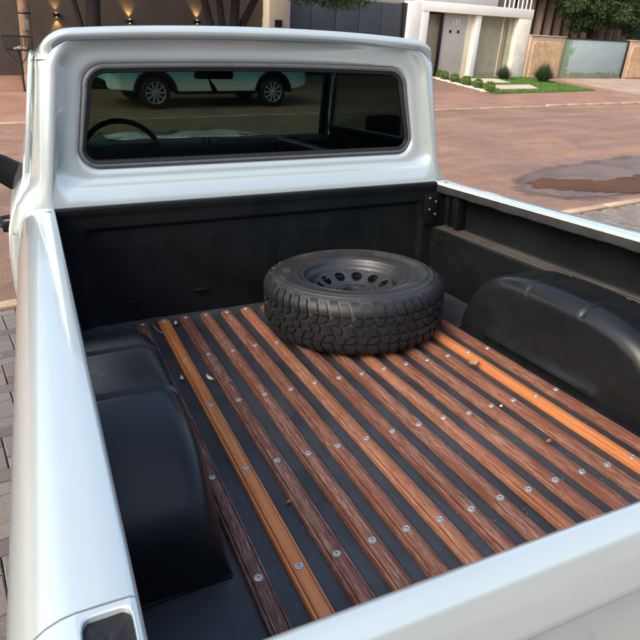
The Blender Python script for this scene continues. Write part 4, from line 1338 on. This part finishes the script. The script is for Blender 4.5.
bt, bb = (0.35, 0.19, 1.32), (0.305, 0.16, 1.0)
def rect(q): return [(-q[0], -q[1], q[2]), (q[0], -q[1], q[2]), (q[0], q[1], q[2]), (-q[0], q[1], q[2])]
for q in (bt, bb):
    m = MB(); m.tube(rect(q), 0.014, 6, closed=True); m.build('basket_hoop', m_iron, bk)
for i in range(4):
    A, B = rect(bt), rect(bb)
    for k in range(9 if i % 2 == 0 else 5):
        t = (k + 0.5) / (9 if i % 2 == 0 else 5)
        p = Vector(A[i]).lerp(Vector(A[(i + 1) % 4]), t); q = Vector(B[i]).lerp(Vector(B[(i + 1) % 4]), t)
        m = MB(); m.tube([p, q], 0.008, 5); m.build('bar', m_iron, bk)
for k in range(6):
    t = (k + 0.5) / 6
    m = MB(); m.tube([Vector(rect(bb)[0]).lerp(Vector(rect(bb)[1]), t), Vector(rect(bb)[3]).lerp(Vector(rect(bb)[2]), t)], 0.007, 5); m.build('bar', m_iron, bk)
for s in (1, -1):
    m = MB(); m.tube([(0, 0, 0.62), (s * 0.29, 0, 1.0)], 0.010, 6); m.build('brace', m_iron, bk)
m = MB()
for k in range(5):
    m.cbox((-0.12 + 0.06 * k, -0.08 + 0.03 * (k % 2), 1.015), (-0.05 + 0.06 * k, 0.04, 1.05 + 0.02 * (k % 3)), 0.01)
lit = m.build('litter', simple('pale_litter', (0.5, 0.5, 0.48), 0.7), None); lit.location = (1.215, 13.45, ZF)
tag(lit, 'crumpled pale litter inside the iron basket', 'litter')

# ---- street trees on the left
cA = [(2.9 + random.uniform(-2.2, 2.2), random.uniform(-2.0, 1.6), random.uniform(3.3, 6.3), random.uniform(0.7, 1.3), random.uniform(0.7, 1.2), random.uniform(0.5, 0.9)) for _ in range(26)]
cA = [(x - 2.9, y, z, a, b_, c) for x, y, z, a, b_, c in cA]
tree('dark two-stemmed street tree between the two left wall lamps', (3.05, 14.0, ZF), [
    [(0.06, 0, -0.1, 0.17), (0.05, 0, 0.6, 0.14), (-0.02, 0.0, 1.2, 0.085), (-0.22, 0, 2.2, 0.07), (-0.7, 0.1, 3.8, 0.05), (-1.1, 0, 5.0, 0.02)],
    [(0.10, 0.02, 0.05, 0.24), (0.14, 0.02, 0.8, 0.22), (0.24, 0.02, 1.7, 0.20), (0.30, 0.02, 2.4, 0.19), (0.5, 0, 4.0, 0.08), (1.2, -0.2, 5.3, 0.02)],
    [(0.45, 0, 3.6, 0.06), (-0.3, -0.6, 4.8, 0.04), (-0.6, -1.0, 5.6, 0.015)]], cA, 15000, 0.17, m_leaf2, group='street trees by the dark wall')
cB = []
for _ in range(40):
    t = random.random()
    cB.append((random.uniform(-1.8, 4.6), random.uniform(-1.6, 1.6), random.uniform(3.4, 6.2), random.uniform(0.7, 1.3), random.uniform(0.7, 1.2), random.uniform(0.45, 0.85)))
for k in range(9):
    x = 2.35 + k * 0.37
    cB.append((x, random.uniform(-0.3, 0.3), 2.70 + 0.12 * abs(k - 4) / 4 + random.uniform(-0.06, 0.06), 0.42, 0.45, 0.34))
tree('dark multi-stemmed street tree with foliage hanging over grey garage', (7.15, 14.0, ZF), [
    [(0.10, 0, -0.1, 0.22), (0.0, 0, 0.5, 0.15), (-0.35, 0, 1.2, 0.12), (-0.46, 0, 1.85, 0.12), (-0.62, 0, 2.45, 0.11), (-1.2, 0, 4.2, 0.05), (-1.6, 0, 5.2, 0.02)],
    [(0.12, 0.03, 0.0, 0.16), (0.0, 0.03, 0.9, 0.12), (-0.05, 0.03, 1.9, 0.105), (-0.12, 0.03, 2.45, 0.10), (-0.2, 0.4, 4.5, 0.03)],
    [(0.18, -0.03, 0.0, 0.18), (0.30, -0.03, 0.9, 0.16), (0.34, -0.03, 1.9, 0.145), (0.38, -0.03, 2.5, 0.14), (0.6, -0.5, 4.4, 0.06), (1.2, -0.9, 5.3, 0.02)],
    [(0.22, 0.0, 0.0, 0.17), (0.45, 0.0, 0.9, 0.13), (0.66, 0.0, 1.9, 0.12), (1.05, 0.0, 2.55, 0.11), (2.2, 0.1, 3.7, 0.06), (3.8, 0.2, 4.4, 0.02)],
    [(2.2, 0.1, 3.7, 0.04), (3.2, 0.0, 3.3, 0.03), (4.2, 0, 3.05, 0.012)]], cB, 26000, 0.17, m_leaf2, group='street trees by the dark wall', hollow=0.2)

# ---- the modern house: beige side wall, garage, portico
m_beige = simple('cream_render', (0.52, 0.46, 0.36), 0.8, 0, 0.08, 1.2, 0.15, bdist=0.003)
m_white = simple('off_white_render', (0.80, 0.79, 0.74), 0.75, 0, 0.06, 1.3, 0.12, bdist=0.003)
m_dustwhite = simple('dust_stained_white', (0.74, 0.70, 0.60), 0.8, 0, 0.16, 2.2, 0.15, bdist=0.003)
m_gar = simple('slate_grey_metal', (0.050, 0.056, 0.064), 0.45, 0.2, 0.08, 3)
m_garj = simple('garage_joint', (0.015, 0.016, 0.018), 0.6)
m_door = simple('greige_door', (0.44, 0.42, 0.37), 0.55, 0, 0.05, 2)
m_hall = simple('greige_hall_wall', (0.66, 0.58, 0.45), 0.8, 0, 0.08, 2)
m_blackframe = simple('black_aluminium', (0.012, 0.013, 0.014), 0.35, 0.4, 0.2, 20)
H = empty('house', (17.0, 17.3, 0)); tag(H, 'modern white house with dark grey garage and glazed portico', 'house')
def hp_(name, lo, hi, mat, ch=0.012, parent=None):
    m = MB(); m.cbox(lo, hi, ch); o = m.build(name, mat, None)
    o.parent = parent or H
    if parent is None:
        o.location = (-17.0, -17.3, 0)
    return o
hp_('side_wall', (10.27, 17.0, 0), (11.15, 17.5, 3.05), m_beige)
g = hp_('garage_surround', (11.15, 17.55, 2.84), (16.9, 17.95, 3.25), m_beige)
for k in range(5):
    x0 = 11.17 + k * 1.135
    hp_('garage_panel', (x0 + 0.012, 17.42, 0.06), (x0 + 1.123, 17.47, 2.86), m_gar, 0.008)
hp_('garage_backing', (11.15, 17.475, 0.06), (16.88, 17.51, 2.87), m_garj, 0)
hp_('garage_jamb', (16.80, 17.36, 0), (16.98, 17.54, 2.92), m_blackframe, 0.004)
hp_('front_wall', (16.985, 17.15, 0), (17.62, 17.9, 3.0), m_white)
hp_('portico_post', (17.63, 17.12, 0.0), (18.02, 17.75, 2.66), m_white)
hp_('portico_beam', (17.63, 17.10, 2.663), (24.50, 17.75, 3.05), m_white)
hp_('portico_column', (23.62, 17.12, 0.0), (24.48, 17.75, 2.66), m_dustwhite)
hp_('inner_post', (20.93, 17.2, 0.0), (21.24, 17.62, 2.66), m_white)
hp_('hall_back_wall', (17.6, 17.80, 0), (24.5, 17.95, 2.75), m_hall)
hp_('hall_floor', (17.6, 17.15, 0.0), (24.5, 17.8, 0.062), m_pad)
# glazed panel left of the door
hp_('window_frame', (18.98, 17.36, 0.06), (19.10, 17.46, 2.66), m_blackframe, 0.004)
hp_('window_frame', (18.03, 17.36, 0.06), (18.09, 17.46, 2.66), m_blackframe, 0.004)
hp_('window_frame', (18.09, 17.36, 2.56), (18.98, 17.46, 2.66), m_blackframe, 0.004)
hp_('window_frame', (18.09, 17.36, 0.06), (18.98, 17.46, 0.16), m_blackframe, 0.004)
hp_('window_pane', (18.085, 17.405, 0.155), (18.985, 17.415, 2.565), house_glass, 0)
# door with figures and two square pulls
D = hp_('door', (19.105, 17.46, 0.064), (20.62, 17.54, 2.66), m_door)
hp_('door_return', (20.62, 17.46, 0.064), (20.93, 17.78, 2.65), m_hall)
for x in (19.64, 20.12):
    m = MB(); m.cbox((x - 0.06, 17.42, 1.885), (x + 0.06, 17.459, 1.995), 0.008); o = m.build('door_pull', m_blackframe, D)
nm = text_mesh('131', 0.36, 0.02)
nm.materials.clear(); nm.materials.append(simple('white_figures', (0.8, 0.8, 0.76), 0.4))
o = obj('house_number', nm, D, (19.92, 17.44, 2.20), (R_(90), 0, 0))
# large pane right of the inner post
hp_('window_pane', (21.245, 17.405, 0.065), (22.88, 17.417, 2.66), house_glass, 0)
hp_('window_pane', (22.90, 17.405, 0.065), (23.61, 17.417, 2.66), house_glass, 0)
hp_('window_frame', (22.875, 17.39, 0.065), (22.905, 17.43, 2.66), m_white, 0.003)
# upper storey and balcony
hp_('upper_wall', (10.3, 19.2, 3.06), (24.2, 19.5, 6.4), m_white)
hp_('roof_slab', (10.0, 18.6, 6.4), (24.6, 21.5, 6.6), m_white)
rail = hp_('balcony_rail', (21.6, 17.25, 3.92), (24.4, 17.31, 4.0), m_white)
for k in range(7):
    hp_('rail_post', (22.62 + k * 0.29, 17.25, 3.05), (22.67 + k * 0.29, 17.30, 3.915), m_white, 0.004)
m = MB(); m.cbox((10.50, 16.9, 1.78), (10.78, 16.998, 2.02), 0.02)
o = m.build('mailbox', black_plastic); tag(o, 'small dark mailbox on the cream wall beside the garage', 'mailbox')

# ---- front garden
slab('lawn_bed', [(16.75, 11.55), (23.3, 12.0), (24.6, 15.4), (24.6, 17.1), (20.9, 17.2), (20.3, 15.9), (18.9, 16.6)], ZF + 0.012, simple('lawn_soil', (0.05, 0.09, 0.025), 0.9, 0, 0.3, 3), 0.05)
pads = [[(18.0, 12.35), (20.2, 12.45), (21.2, 13.75), (18.6, 13.7)], [(18.9, 14.45), (20.9, 14.55), (21.7, 16.2), (19.6, 16.2)], [(21.0, 12.5), (22.7, 12.6), (23.4, 13.5), (21.9, 13.7)]]
for p in pads[:2]:
    slab('paving_pad', p, ZF + 0.075, m_pad, 0.08)
# grass blades
lawn = [(16.75, 11.55), (23.3, 12.0), (24.6, 15.4), (24.6, 17.1), (20.9, 17.2), (20.3, 15.9), (18.9, 16.6)]
gv, gf = [], []
k = 0
while k < 26000:
    x, y = random.uniform(16.7, 24.6), random.uniform(11.5, 17.2)
    if not inpoly(x, y, lawn) or any(inpoly(x, y, p) for p in pads[:2]):
        continue
    a = random.uniform(0, 6.28); h = random.uniform(0.04, 0.11); w_ = 0.012
    lx, ly = math.cos(a) * w_, math.sin(a) * w_
    bx, by = random.gauss(0, 0.025), random.gauss(0, 0.025)
    gv += [(x - lx, y - ly, ZF), (x + lx, y + ly, ZF), (x + bx, y + by, ZF + h)]
    gf.append((3 * k, 3 * k + 1, 3 * k + 2)); k += 1
me = bpy.data.meshes.new('grass'); me.from_pydata(gv, [], gf); me.materials.append(m_grass)
tag(obj('grass', me), 'short bright green lawn before the house', 'grass', kind='stuff')
# clipped balls along the edge
balls = [(18.95, 17.0), (18.45, 16.15), (18.10, 15.15), (17.70, 14.05), (17.42, 13.10), (16.98, 12.05)]
lab = ['clipped green ball shrub half hidden behind the cab corner', 'clipped green ball shrub nearest the portico glass, row of five', 'second clipped ball shrub from the house, in the row', 'middle clipped ball shrub of the row of five', 'fourth clipped ball shrub from the house, in the row', 'clipped green ball shrub nearest the road, end of the row']
for (x, y), l in zip(balls, lab):
    r = random.uniform(0.18, 0.21)
    root = empty('ball_shrub', (x, y, ZF)); tag(root, l, 'shrub', 'clipped ball shrubs in a row')
    leaves('foliage', [(0, 0, r * 0.95, r, r, r)], 1300, 0.045, m_box, root, 0.2, 0.72, 0.5)
    m = MB(); m.tube([(0, 0, -0.03), (0, 0, r)], [0.03, 0.015], 6); m.build('stem', m_bark, root)
# white pebbles under the row
pv_, pf_ = [], []
for i in range(900):
    t = random.random() * 5; k = min(4, int(t)); f_ = t - k
    x = balls[k][0] + (balls[k + 1][0] - balls[k][0]) * f_ - 0.12 + random.gauss(0, 0.10); y = balls[k][1] + (balls[k + 1][1] - balls[k][1]) * f_ + random.gauss(0, 0.09)
    s = random.uniform(0.018, 0.04); o = len(pv_)
    pv_ += [(x - s, y, ZF + 0.02), (x + s, y, ZF + 0.02), (x, y - s, ZF + 0.02), (x, y + s, ZF + 0.02), (x, y, ZF + 0.02 + s), (x, y, ZF)]
    pf_ += [(o + a, o + b_, o + c) for a, b_, c in ((0, 2, 4), (2, 1, 4), (1, 3, 4), (3, 0, 4))]
me = bpy.data.meshes.new('pebbles'); me.from_pydata(pv_, [], pf_); me.materials.append(simple('white_pebble', (0.6, 0.58, 0.53), 0.7))
tag(obj('pebbles', me), 'white pebbles under the row of ball shrubs', 'pebbles', kind='stuff')
def tuft(loc, n, h, lab_, spread):
    root = empty('ornamental_grass', loc); tag(root, lab_, 'shrub', 'ornamental grass tufts')
    V, F = [], []
    for i in range(n):
        a = random.uniform(0, 6.28); lean = random.uniform(0.02, 1.0) ** 0.6
        hh = h * random.uniform(0.6, 1.05) * (1 - 0.5 * lean ** 2.2); rx = spread * lean
        ca, sa = math.cos(a), math.sin(a); w_ = 0.011
        b0 = (ca * 0.08 * lean, sa * 0.08 * lean)
        o = len(V)
        for t in (0, 0.45, 0.8, 1.0):
            r = rx * t ** 1.6; z = hh * (t - 0.18 * lean * t * t)
            ww = w_ * (1 - t * 0.9)
            V += [(b0[0] + ca * r - sa * ww, b0[1] + sa * r + ca * ww, z), (b0[0] + ca * r + sa * ww, b0[1] + sa * r - ca * ww, z)]
        F += [(o + 2 * q, o + 2 * q + 1, o + 2 * q + 3, o + 2 * q + 2) for q in range(3)]
    me = bpy.data.meshes.new('blades'); me.from_pydata(V, [], F); me.materials.append(m_spike)
    obj('blades', me, root)
tuft((22.2, 16.2, ZF), 1500, 0.72, 'dark spiky grass tuft before the glass pane', 0.48)
tuft((23.5, 15.0, ZF), 2200, 0.98, 'larger spiky grass tuft before the stone wall', 0.62)

# ---- stone-faced boundary wall, gate
def stone_mat():
    m, nt, b = new_mat('tan_stone_cladding')
    v = coords(nt)
    vo = N(nt, 'ShaderNodeTexVoronoi', Scale=4.2); nt.links.new(v, vo.inputs['Vector'])
    ve = N(nt, 'ShaderNodeTexVoronoi', Scale=4.2, feature='DISTANCE_TO_EDGE'); nt.links.new(v, ve.inputs['Vector'])
    c = ramp(nt, [(0.0, (0.44, 0.28, 0.155)), (0.5, (0.54, 0.36, 0.205)), (1.0, (0.62, 0.44, 0.27))], vo.outputs['Color']).outputs[0]
    j = ramp(nt, [(0.01, (0.34, 0.26, 0.18)), (0.05, (1, 1, 1))], ve.outputs['Distance'])
    c = mixc(nt, ramp(nt, [(0.015, (0, 0, 0)), (0.05, (1, 1, 1))], ve.outputs['Distance']).outputs[0], (0.48, 0.34, 0.21), c)
    c = mixc(nt, 1.0, c, ramp(nt, [(0.3, (0.8,) * 3), (0.7, (1.1,) * 3)], noise(nt, v, 9, 5, 0.7)).outputs[0], 'MULTIPLY')
    nt.links.new(c, b.inputs['Base Color']); b.inputs['Roughness'].default_value = 0.85
    bump(nt, b, ramp(nt, [(0.0, (0, 0, 0)), (0.06, (1, 1, 1))], ve.outputs['Distance']).outputs[0], 0.5, 0.02)
    return m
m_stone = stone_mat()
m_tan = simple('tan_render', (0.40, 0.30, 0.215), 0.85, 0, 0.14, 1.6, 0.2, bdist=0.005)
def stone_wall(x0, x1, lab_):
    root = empty('stone_wall', ((x0 + x1) / 2, 17.0, 0)); tag(root, lab_, 'wall', 'stone faced street walls')
    cx = (x0 + x1) / 2; hw = (x1 - x0) / 2
    m = MB(); m.cbox((-hw, 0.0, 0), (hw, 0.22, 1.93), 0.02); m.build('render', m_tan, root)
    # rounded stone panel proud of the render
    m = MB(); n = 8; rr = 0.22
    def rp(o, y):
        a, b0, b1 = hw - 0.22 - o, 0.06 + o, 1.72 - o
        pts = []
        for sx, sz, a0 in ((1, 1, 0), (-1, 1, 90), (-1, -1, 180), (1, -1, 270)):
            for k in range(n + 1):
                t = R_(a0 + 90 * k / n); r = rr if sz > 0 else 0.02
                pts.append((sx * (a - r) + r * math.cos(t), y, (b1 - r if sz > 0 else b0 + r) + r * math.sin(t)))
        return pts
    m.grid([rp(0, 0.0), rp(0, -0.03), rp(0.02, -0.05)], closed_v=True); m.fan(rp(0.02, -0.05))
    m.build('stone_panel', m_stone, root, 30)
    m = MB(); m.cbox((-hw - 0.02, -0.04, 1.932), (hw + 0.02, 0.26, 1.99), 0.012); m.build('coping', m_tan, root)
stone_wall(24.52, 27.12, 'tan stone faced wall between white portico and blue gate')
stone_wall(32.62, 37.5, 'tan stone faced wall right of the blue gate')
def gate_mat():
    m, nt, b = new_mat('peeling_blue_gate')
    v = coords(nt)
    sepx = nt.nodes.new('ShaderNodeSeparateXYZ'); nt.links.new(v, sepx.inputs[0])
    n1 = noise(nt, v, 2.2, 6, 0.7, 0.8); n2 = noise(nt, v, 14, 4, 0.7)
    base = ramp(nt, [(0.3, (0.27, 0.36, 0.375)), (0.7, (0.36, 0.43, 0.43))], n1).outputs[0]
    # old green coat showing along the bottom and left edge
    z = N(nt, 'ShaderNodeMath', operation='MULTIPLY_ADD'); nt.links.new(n1, z.inputs[0]); z.inputs[1].default_value = 0.9; z.inputs[2].default_value = -0.16
    lt = N(nt, 'ShaderNodeMath', operation='LESS_THAN'); nt.links.new(sepx.outputs[2], lt.inputs[0]); nt.links.new(z.outputs[0], lt.inputs[1])
    xx = N(nt, 'ShaderNodeMath', operation='MULTIPLY_ADD'); nt.links.new(n1, xx.inputs[0]); xx.inputs[1].default_value = 2.6; xx.inputs[2].default_value = -3.35
    lx = N(nt, 'ShaderNodeMath', operation='LESS_THAN'); nt.links.new(sepx.outputs[0], lx.inputs[0]); nt.links.new(xx.outputs[0], lx.inputs[1])
    mx_ = N(nt, 'ShaderNodeMath', operation='MAXIMUM'); nt.links.new(lt.outputs[0], mx_.inputs[0]); nt.links.new(lx.outputs[0], mx_.inputs[1])
    spots = ramp(nt, [(0.66, (0, 0, 0)), (0.70, (1, 1, 1))], noise(nt, v, 1.4, 6, 0.75, 1.0)).outputs[0]
    mk = N(nt, 'ShaderNodeMath', operation='MAXIMUM'); nt.links.new(mx_.outputs[0], mk.inputs[0]); nt.links.new(spots, mk.inputs[1])
    green = ramp(nt, [(0.3, (0.13, 0.22, 0.12)), (0.7, (0.22, 0.30, 0.19))], n2).outputs[0]
    c = mixc(nt, mk.outputs[0], base, green)
    nt.links.new(c, b.inputs['Base Color']); b.inputs['Roughness'].default_value = 0.6
    return m
G = empty('gate', (29.85, 17.08, 0)); tag(G, 'faded blue metal gate with old green paint along its foot', 'gate')
gm = gate_mat()
m = MB(); m.cbox((-2.58, 0, 0.16), (2.58, 0.05, 1.88), 0.006); m.build('leaf', gm, G)
m = MB(); m.cbox((-2.60, -0.03, 1.88), (2.60, 0.07, 1.93), 0.006); m.build('top_rail', m_iron, G)
m = MB(); m.cbox((-2.60, -0.02, 0.02), (2.60, 0.06, 0.16), 0.006); m.build('kick_plate', simple('rusty_kick_plate', (0.23, 0.17, 0.12), 0.8, 0, 0.3, 5), G)
m = MB(); m.cbox((2.60, -0.05, 0), (2.74, 0.12, 1.97), 0.01); m.build('gate_post', m_iron, G)

# ---- neighbour house with tall vertical fins behind the tree
NH_ = empty('finned_house', (30, 22, 0)); tag(NH_, 'low brown house with tall vertical fins behind the gate', 'house')
m = MB(); m.cbox((-4.6, 0.6, 0), (14, 5, 4.6), 0.02); m.build('wall', simple('dark_brown_wall', (0.085, 0.062, 0.048), 0.8, 0, 0.2, 2), NH_)
m = MB(); m.cbox((-5.0, -0.6, 4.6), (14.4, 5.4, 4.85), 0.02); m.build('roof', simple('brown_roof_slab', (0.2, 0.15, 0.12), 0.8), NH_)
fm = MB(); fm.cbox((-0.11, -0.22, 0), (0.11, 0.22, 4.6), 0.012); fme = fm.mesh('fin', simple('tan_fin', (0.40, 0.33, 0.27), 0.8, 0, 0.12, 3))
for k in range(18):
    obj('fin', fme, NH_, (-4.3 + k * 0.86, 0.1, 0), (0, 0, R_(18)))
m = MB(); m.cbox((-4.55, -0.35, 0), (-3.9, 0.55, 4.6), 0.02); m.build('corner_pier', simple('tan_pier', (0.30, 0.22, 0.16), 0.8, 0, 0.1, 3), NH_)
# ---- mango tree over the gate
cM = []
for _ in range(80):
    x = random.uniform(-4.6, 8.5); base_z = 2.55 + 0.35 * math.sin(x * 1.3) + (0.8 if x < -3 else 0)
    cM.append((x, random.uniform(-1.6, 1.6), random.uniform(base_z + 0.5, 6.5), random.uniform(0.6, 1.1), random.uniform(0.6, 1.1), random.uniform(0.45, 0.8)))
for x in np.arange(-3.6, 8.5, 0.55):
    cM.append((x, random.uniform(-1.3, 0.3), 2.85 + 0.30 * math.sin(x * 1.7) + (0.6 if x < -2.6 else 0) + random.uniform(-0.2, 0.2), 0.55, 0.55, 0.42))
cM += [(5.2, 0, 2.3, 0.7, 0.6, 0.45), (6.6, 0, 2.2, 0.8, 0.6, 0.5), (3.9, 0.1, 2.4, 0.5, 0.5, 0.4)]
tree('large dark green mango tree spreading above the blue gate', (32.6, 19.6, 0), [
    [(0, 0, -0.1, 0.30), (0.05, 0, 1.0, 0.25), (-0.05, 0, 2.2, 0.22), (-0.3, 0, 3.2, 0.18), (-0.8, 0, 5.0, 0.08)],
    [(-0.05, 0, 2.2, 0.14), (1.2, -0.2, 3.2, 0.10), (3.5, 0, 4.4, 0.04)],
    [(-0.1, 0, 2.3, 0.14), (-1.6, 0.2, 3.3, 0.10), (-3.6, 0, 4.0, 0.04)]], cM, 42000, 0.22, m_leaf, hollow=0.15)

# ---- white car across the street
S = empty('parked_car', (5.1, 10.75, ZF)); tag(S, 'white car parked across the street, seen through the cab glass', 'car')
# outline (x along the car, front at -x), half width
def car_sec(x, w, zb, zs, zr):
    return None
sta = []  # x, z_bottom, z_belt, z_top, hw_belt, hw_top
body = [(-2.62, 0.55, 0.72, 0.74, 0.55), (-2.55, 0.42, 0.86, 0.90, 0.74), (-2.35, 0.42, 0.93, 0.98, 0.88), (-2.0, 0.40, 0.98, 1.03, 0.93), (-1.5, 0.39, 1.02, 1.08, 0.945), (-0.9, 0.385, 1.05, 1.12, 0.95), (0.0, 0.385, 1.06, 1.12, 0.95), (1.0, 0.385, 1.07, 1.12, 0.95), (1.9, 0.40, 1.07, 1.12, 0.94), (2.35, 0.46, 1.06, 1.10, 0.91), (2.58, 0.52, 1.0, 1.05, 0.85), (2.66, 0.60, 0.90, 0.95, 0.70)]
WX = (-1.545, 1.565); WRAD = 0.47
m = MB(); P = []
xs_ = sorted(set([round(float(x), 3) for x in np.linspace(-2.62, 2.66, 110)]))
bx = [b_[0] for b_ in body]
for x in xs_:
    zb, zs_, zt, hw = (float(np.interp(x, bx, [b_[k] for b_ in body])) for k in (1, 2, 3, 4))
    for wx in WX:
        if abs(x - wx) < WRAD:
            zb = max(zb, 0.36 + math.sqrt(WRAD ** 2 - (x - wx) ** 2))
    zm = min((zb + zs_) / 2 + 0.1, zs_ - 0.01)
    row = [(-hw + 0.05, zb), (-hw, zb + 0.02), (-hw - 0.012, max(zb + 0.03, min(0.62, zm))), (-hw - 0.004, max(zb + 0.04, min(0.86, zs_ - 0.02))), (-hw + 0.015, zs_), (-hw + 0.08, zt - 0.01), (-hw * 0.5, zt + 0.015), (0, zt + 0.025)]
    row = row + [(-y, z) for y, z in row[::-1][1:]]
    P.append([(x, y, z) for y, z in row])
m.grid(P); m.fan(P[0]); m.fan(P[-1])
m.build('body', suv_paint, S, 50)
# cabin
m = MB(); P = []
cab = [(-1.25, 1.08, 0.80), (-0.55, 1.60, 0.68), (-0.1, 1.70, 0.66), (0.9, 1.72, 0.66), (1.7, 1.66, 0.65), (2.2, 1.50, 0.62), (2.45, 1.09, 0.78)]
for x, z, hw in cab:
    P.append([(x, -0.86, 1.05), (x, -hw, z - 0.06), (x, -hw + 0.1, z), (x, hw - 0.1, z), (x, hw, z - 0.06), (x, 0.86, 1.05)])
m.grid(P); m.build('cabin', suv_paint, S, 40)
for s in (1, -1):
    for (a0, a1, t0, t1) in ((-1.0, 0.10, -0.42, 0.08), (0.18, 1.22, 0.18, 1.18), (1.32, 2.1, 1.28, 1.85)):
        m = MB()
        def wp_(x, z):
            f = (z - 1.05) / 0.56
            return (x, s * (0.868 - (0.868 - 0.672) * f), z)
        m.grid([[wp_(a0, 1.12), wp_(a1, 1.12)], [wp_(t0, 1.56), wp_(t1, 1.56)]]); m.build('side_window', car_glass, S, 0)
    for wx in WX:
        # dark flare around each wheel opening
        m = MB(); P = []
        for k in range(25):
            t = math.pi * k / 24
            P.append([(wx + r * math.cos(t), s * y, 0.36 + r * math.sin(t)) for r, y in ((WRAD - 0.02, 0.90), (WRAD - 0.01, 0.972), (WRAD + 0.055, 0.972), (WRAD + 0.065, 0.95))])
        m.grid(P); m.build('wheel_flare', black_plastic, S, 40)
        m = MB(); P = [[(wx + r * math.cos(t), s * y, 0.36 + r * math.sin(t)) for t in np.linspace(0, math.pi, 20)] for r, y in ((WRAD - 0.005, 0.94), (WRAD - 0.005, 0.55), (0.02, 0.55))]
        m.grid(P); m.build('wheel_well', dark_hole, S, 40)
    m = MB(); m.cbox((-1.05, s * 0.945 - 0.03, 0.33), (1.05, s * 0.945 + 0.03, 0.39), 0.012); m.build('sill', black_plastic, S)
    m = MB(); m.cbox((-2.56, s * 0.70 - 0.16, 0.80), (-2.36, s * 0.70 + 0.16, 0.92), 0.03); m.build('headlight', chrome, S)
    m = MB(); m.cbox((2.48, s * 0.76 - 0.10, 0.80), (2.63, s * 0.76 + 0.10, 1.0), 0.03); m.build('tail_light', MATS['red_lamp_lens'], S)
    for hx in (-0.1, 1.0):
        m = MB(); m.cbox((hx, s * 0.965 - 0.015, 0.93), (hx + 0.2, s * 0.965 + 0.015, 0.965), 0.01); m.build('door_handle', suv_paint, S)
    m = MB(); m.cbox((-0.95, s * 1.02 - 0.10, 1.08), (-0.80, s * 1.02 + 0.10, 1.22), 0.03); m.build('door_mirror', suv_paint, S)
m = MB(); m.cbox((-2.66, -0.62, 0.42), (-2.50, 0.62, 0.62), 0.04); m.build('front_grille', black_plastic, S)
alloy = simple('silver_alloy', (0.62, 0.62, 0.60), 0.3, 0.7, 0.05, 20)
cw = MB(); cw.lathe([(0.245, -0.10), (0.30, -0.115), (0.345, -0.10), (0.368, -0.06), (0.370, 0.0), (0.368, 0.06), (0.345, 0.10), (0.30, 0.115), (0.245, 0.10)], 48, axis='y'); cwm = cw.mesh('car_tyre', rubber, 50)
ca = MB(); ca.lathe([(0.252, -0.09), (0.248, -0.112), (0.232, -0.105), (0.225, -0.05)], 48, axis='y')
for k in range(10):
    a = 2 * math.pi * k / 10
    d = Vector((math.cos(a), 0, math.sin(a))); sdv = Vector((-math.sin(a), 0, math.cos(a)))
    q = [d * 0.05 + sdv * 0.022, d * 0.235 + sdv * 0.030, d * 0.235 - sdv * 0.018, d * 0.05 - sdv * 0.022]
    lo = [v + Vector((0, -0.070, 0)) for v in q]; hi = [v + Vector((0, -0.095, 0)) for v in q]
    ca.grid([lo, hi], closed_v=True); ca.fan(hi)
ca.lathe([(0.0001, -0.105), (0.04, -0.105), (0.06, -0.095), (0.06, -0.07)], 20, axis='y')
cam_ = ca.mesh('alloy_rim', alloy, 35)
cb = MB(); cb.lathe([(0.0001, -0.045), (0.235, -0.045), (0.245, 0.0)], 30, axis='y'); cbm = cb.mesh('wheel_back', dark_hole)
for wx in WX:
    for s in (1, -1):
        o = obj('wheel', cwm, S, (wx, s * 0.835, 0.368), (0, 0, 0 if s < 0 else math.pi))
        obj('alloy_rim', cam_, o); obj('wheel_back', cbm, o)

# ---- the home the truck has backed out of, behind the camera
HB = empty('garage_front', (0, -17.0, 0)); tag(HB, 'plain grey-beige garage front facing the forecourt', 'building')
m = MB(); m.cbox((-14, -0.4, 0.6), (16, 0.0, 4.8), 0.02); m.build('wall', simple('grey_beige_render', (0.30, 0.27, 0.24), 0.85, 0, 0.1, 1.2), HB)
m = MB(); m.cbox((-14.3, -1.0, 4.8), (16.3, 0.9, 5.0), 0.02); m.build('roof_edge', m_white, HB)
for x in (-6.5, 1.5):
    m = MB(); m.cbox((x, 0.002, 0.8), (x + 5.6, 0.06, 3.6), 0.01); m.build('garage_door', m_gar, HB)

SW = empty('side_boundary_wall', (-7.5, -6.0, 0)); tag(SW, 'cream side wall along the left of the forecourt', 'wall')
m = MB(); m.cbox((-0.1, -9, 0.0), (0.1, 5.5, 3.0), 0.01); m.build('wall', m_beige, SW)
m = MB(); m.cbox((-0.16, -9.05, 3.0), (0.16, 5.55, 3.08), 0.01); m.build('coping', m_white, SW)
cS = [(random.uniform(-1.8, 1.8), random.uniform(-3.5, 3.5), random.uniform(4.2, 6.6), random.uniform(0.6, 1.0), random.uniform(0.6, 1.0), random.uniform(0.5, 0.8)) for _ in range(22)]
tree('leafy tree behind the cream side wall', (-9.6, -3.0, 0.2), [[(0, 0, -0.1, 0.2), (0.1, 0, 2.0, 0.16), (0, 0.3, 4.0, 0.1), (0.2, 0.5, 5.6, 0.03)]], cS, 9000, 0.2, m_leaf2)
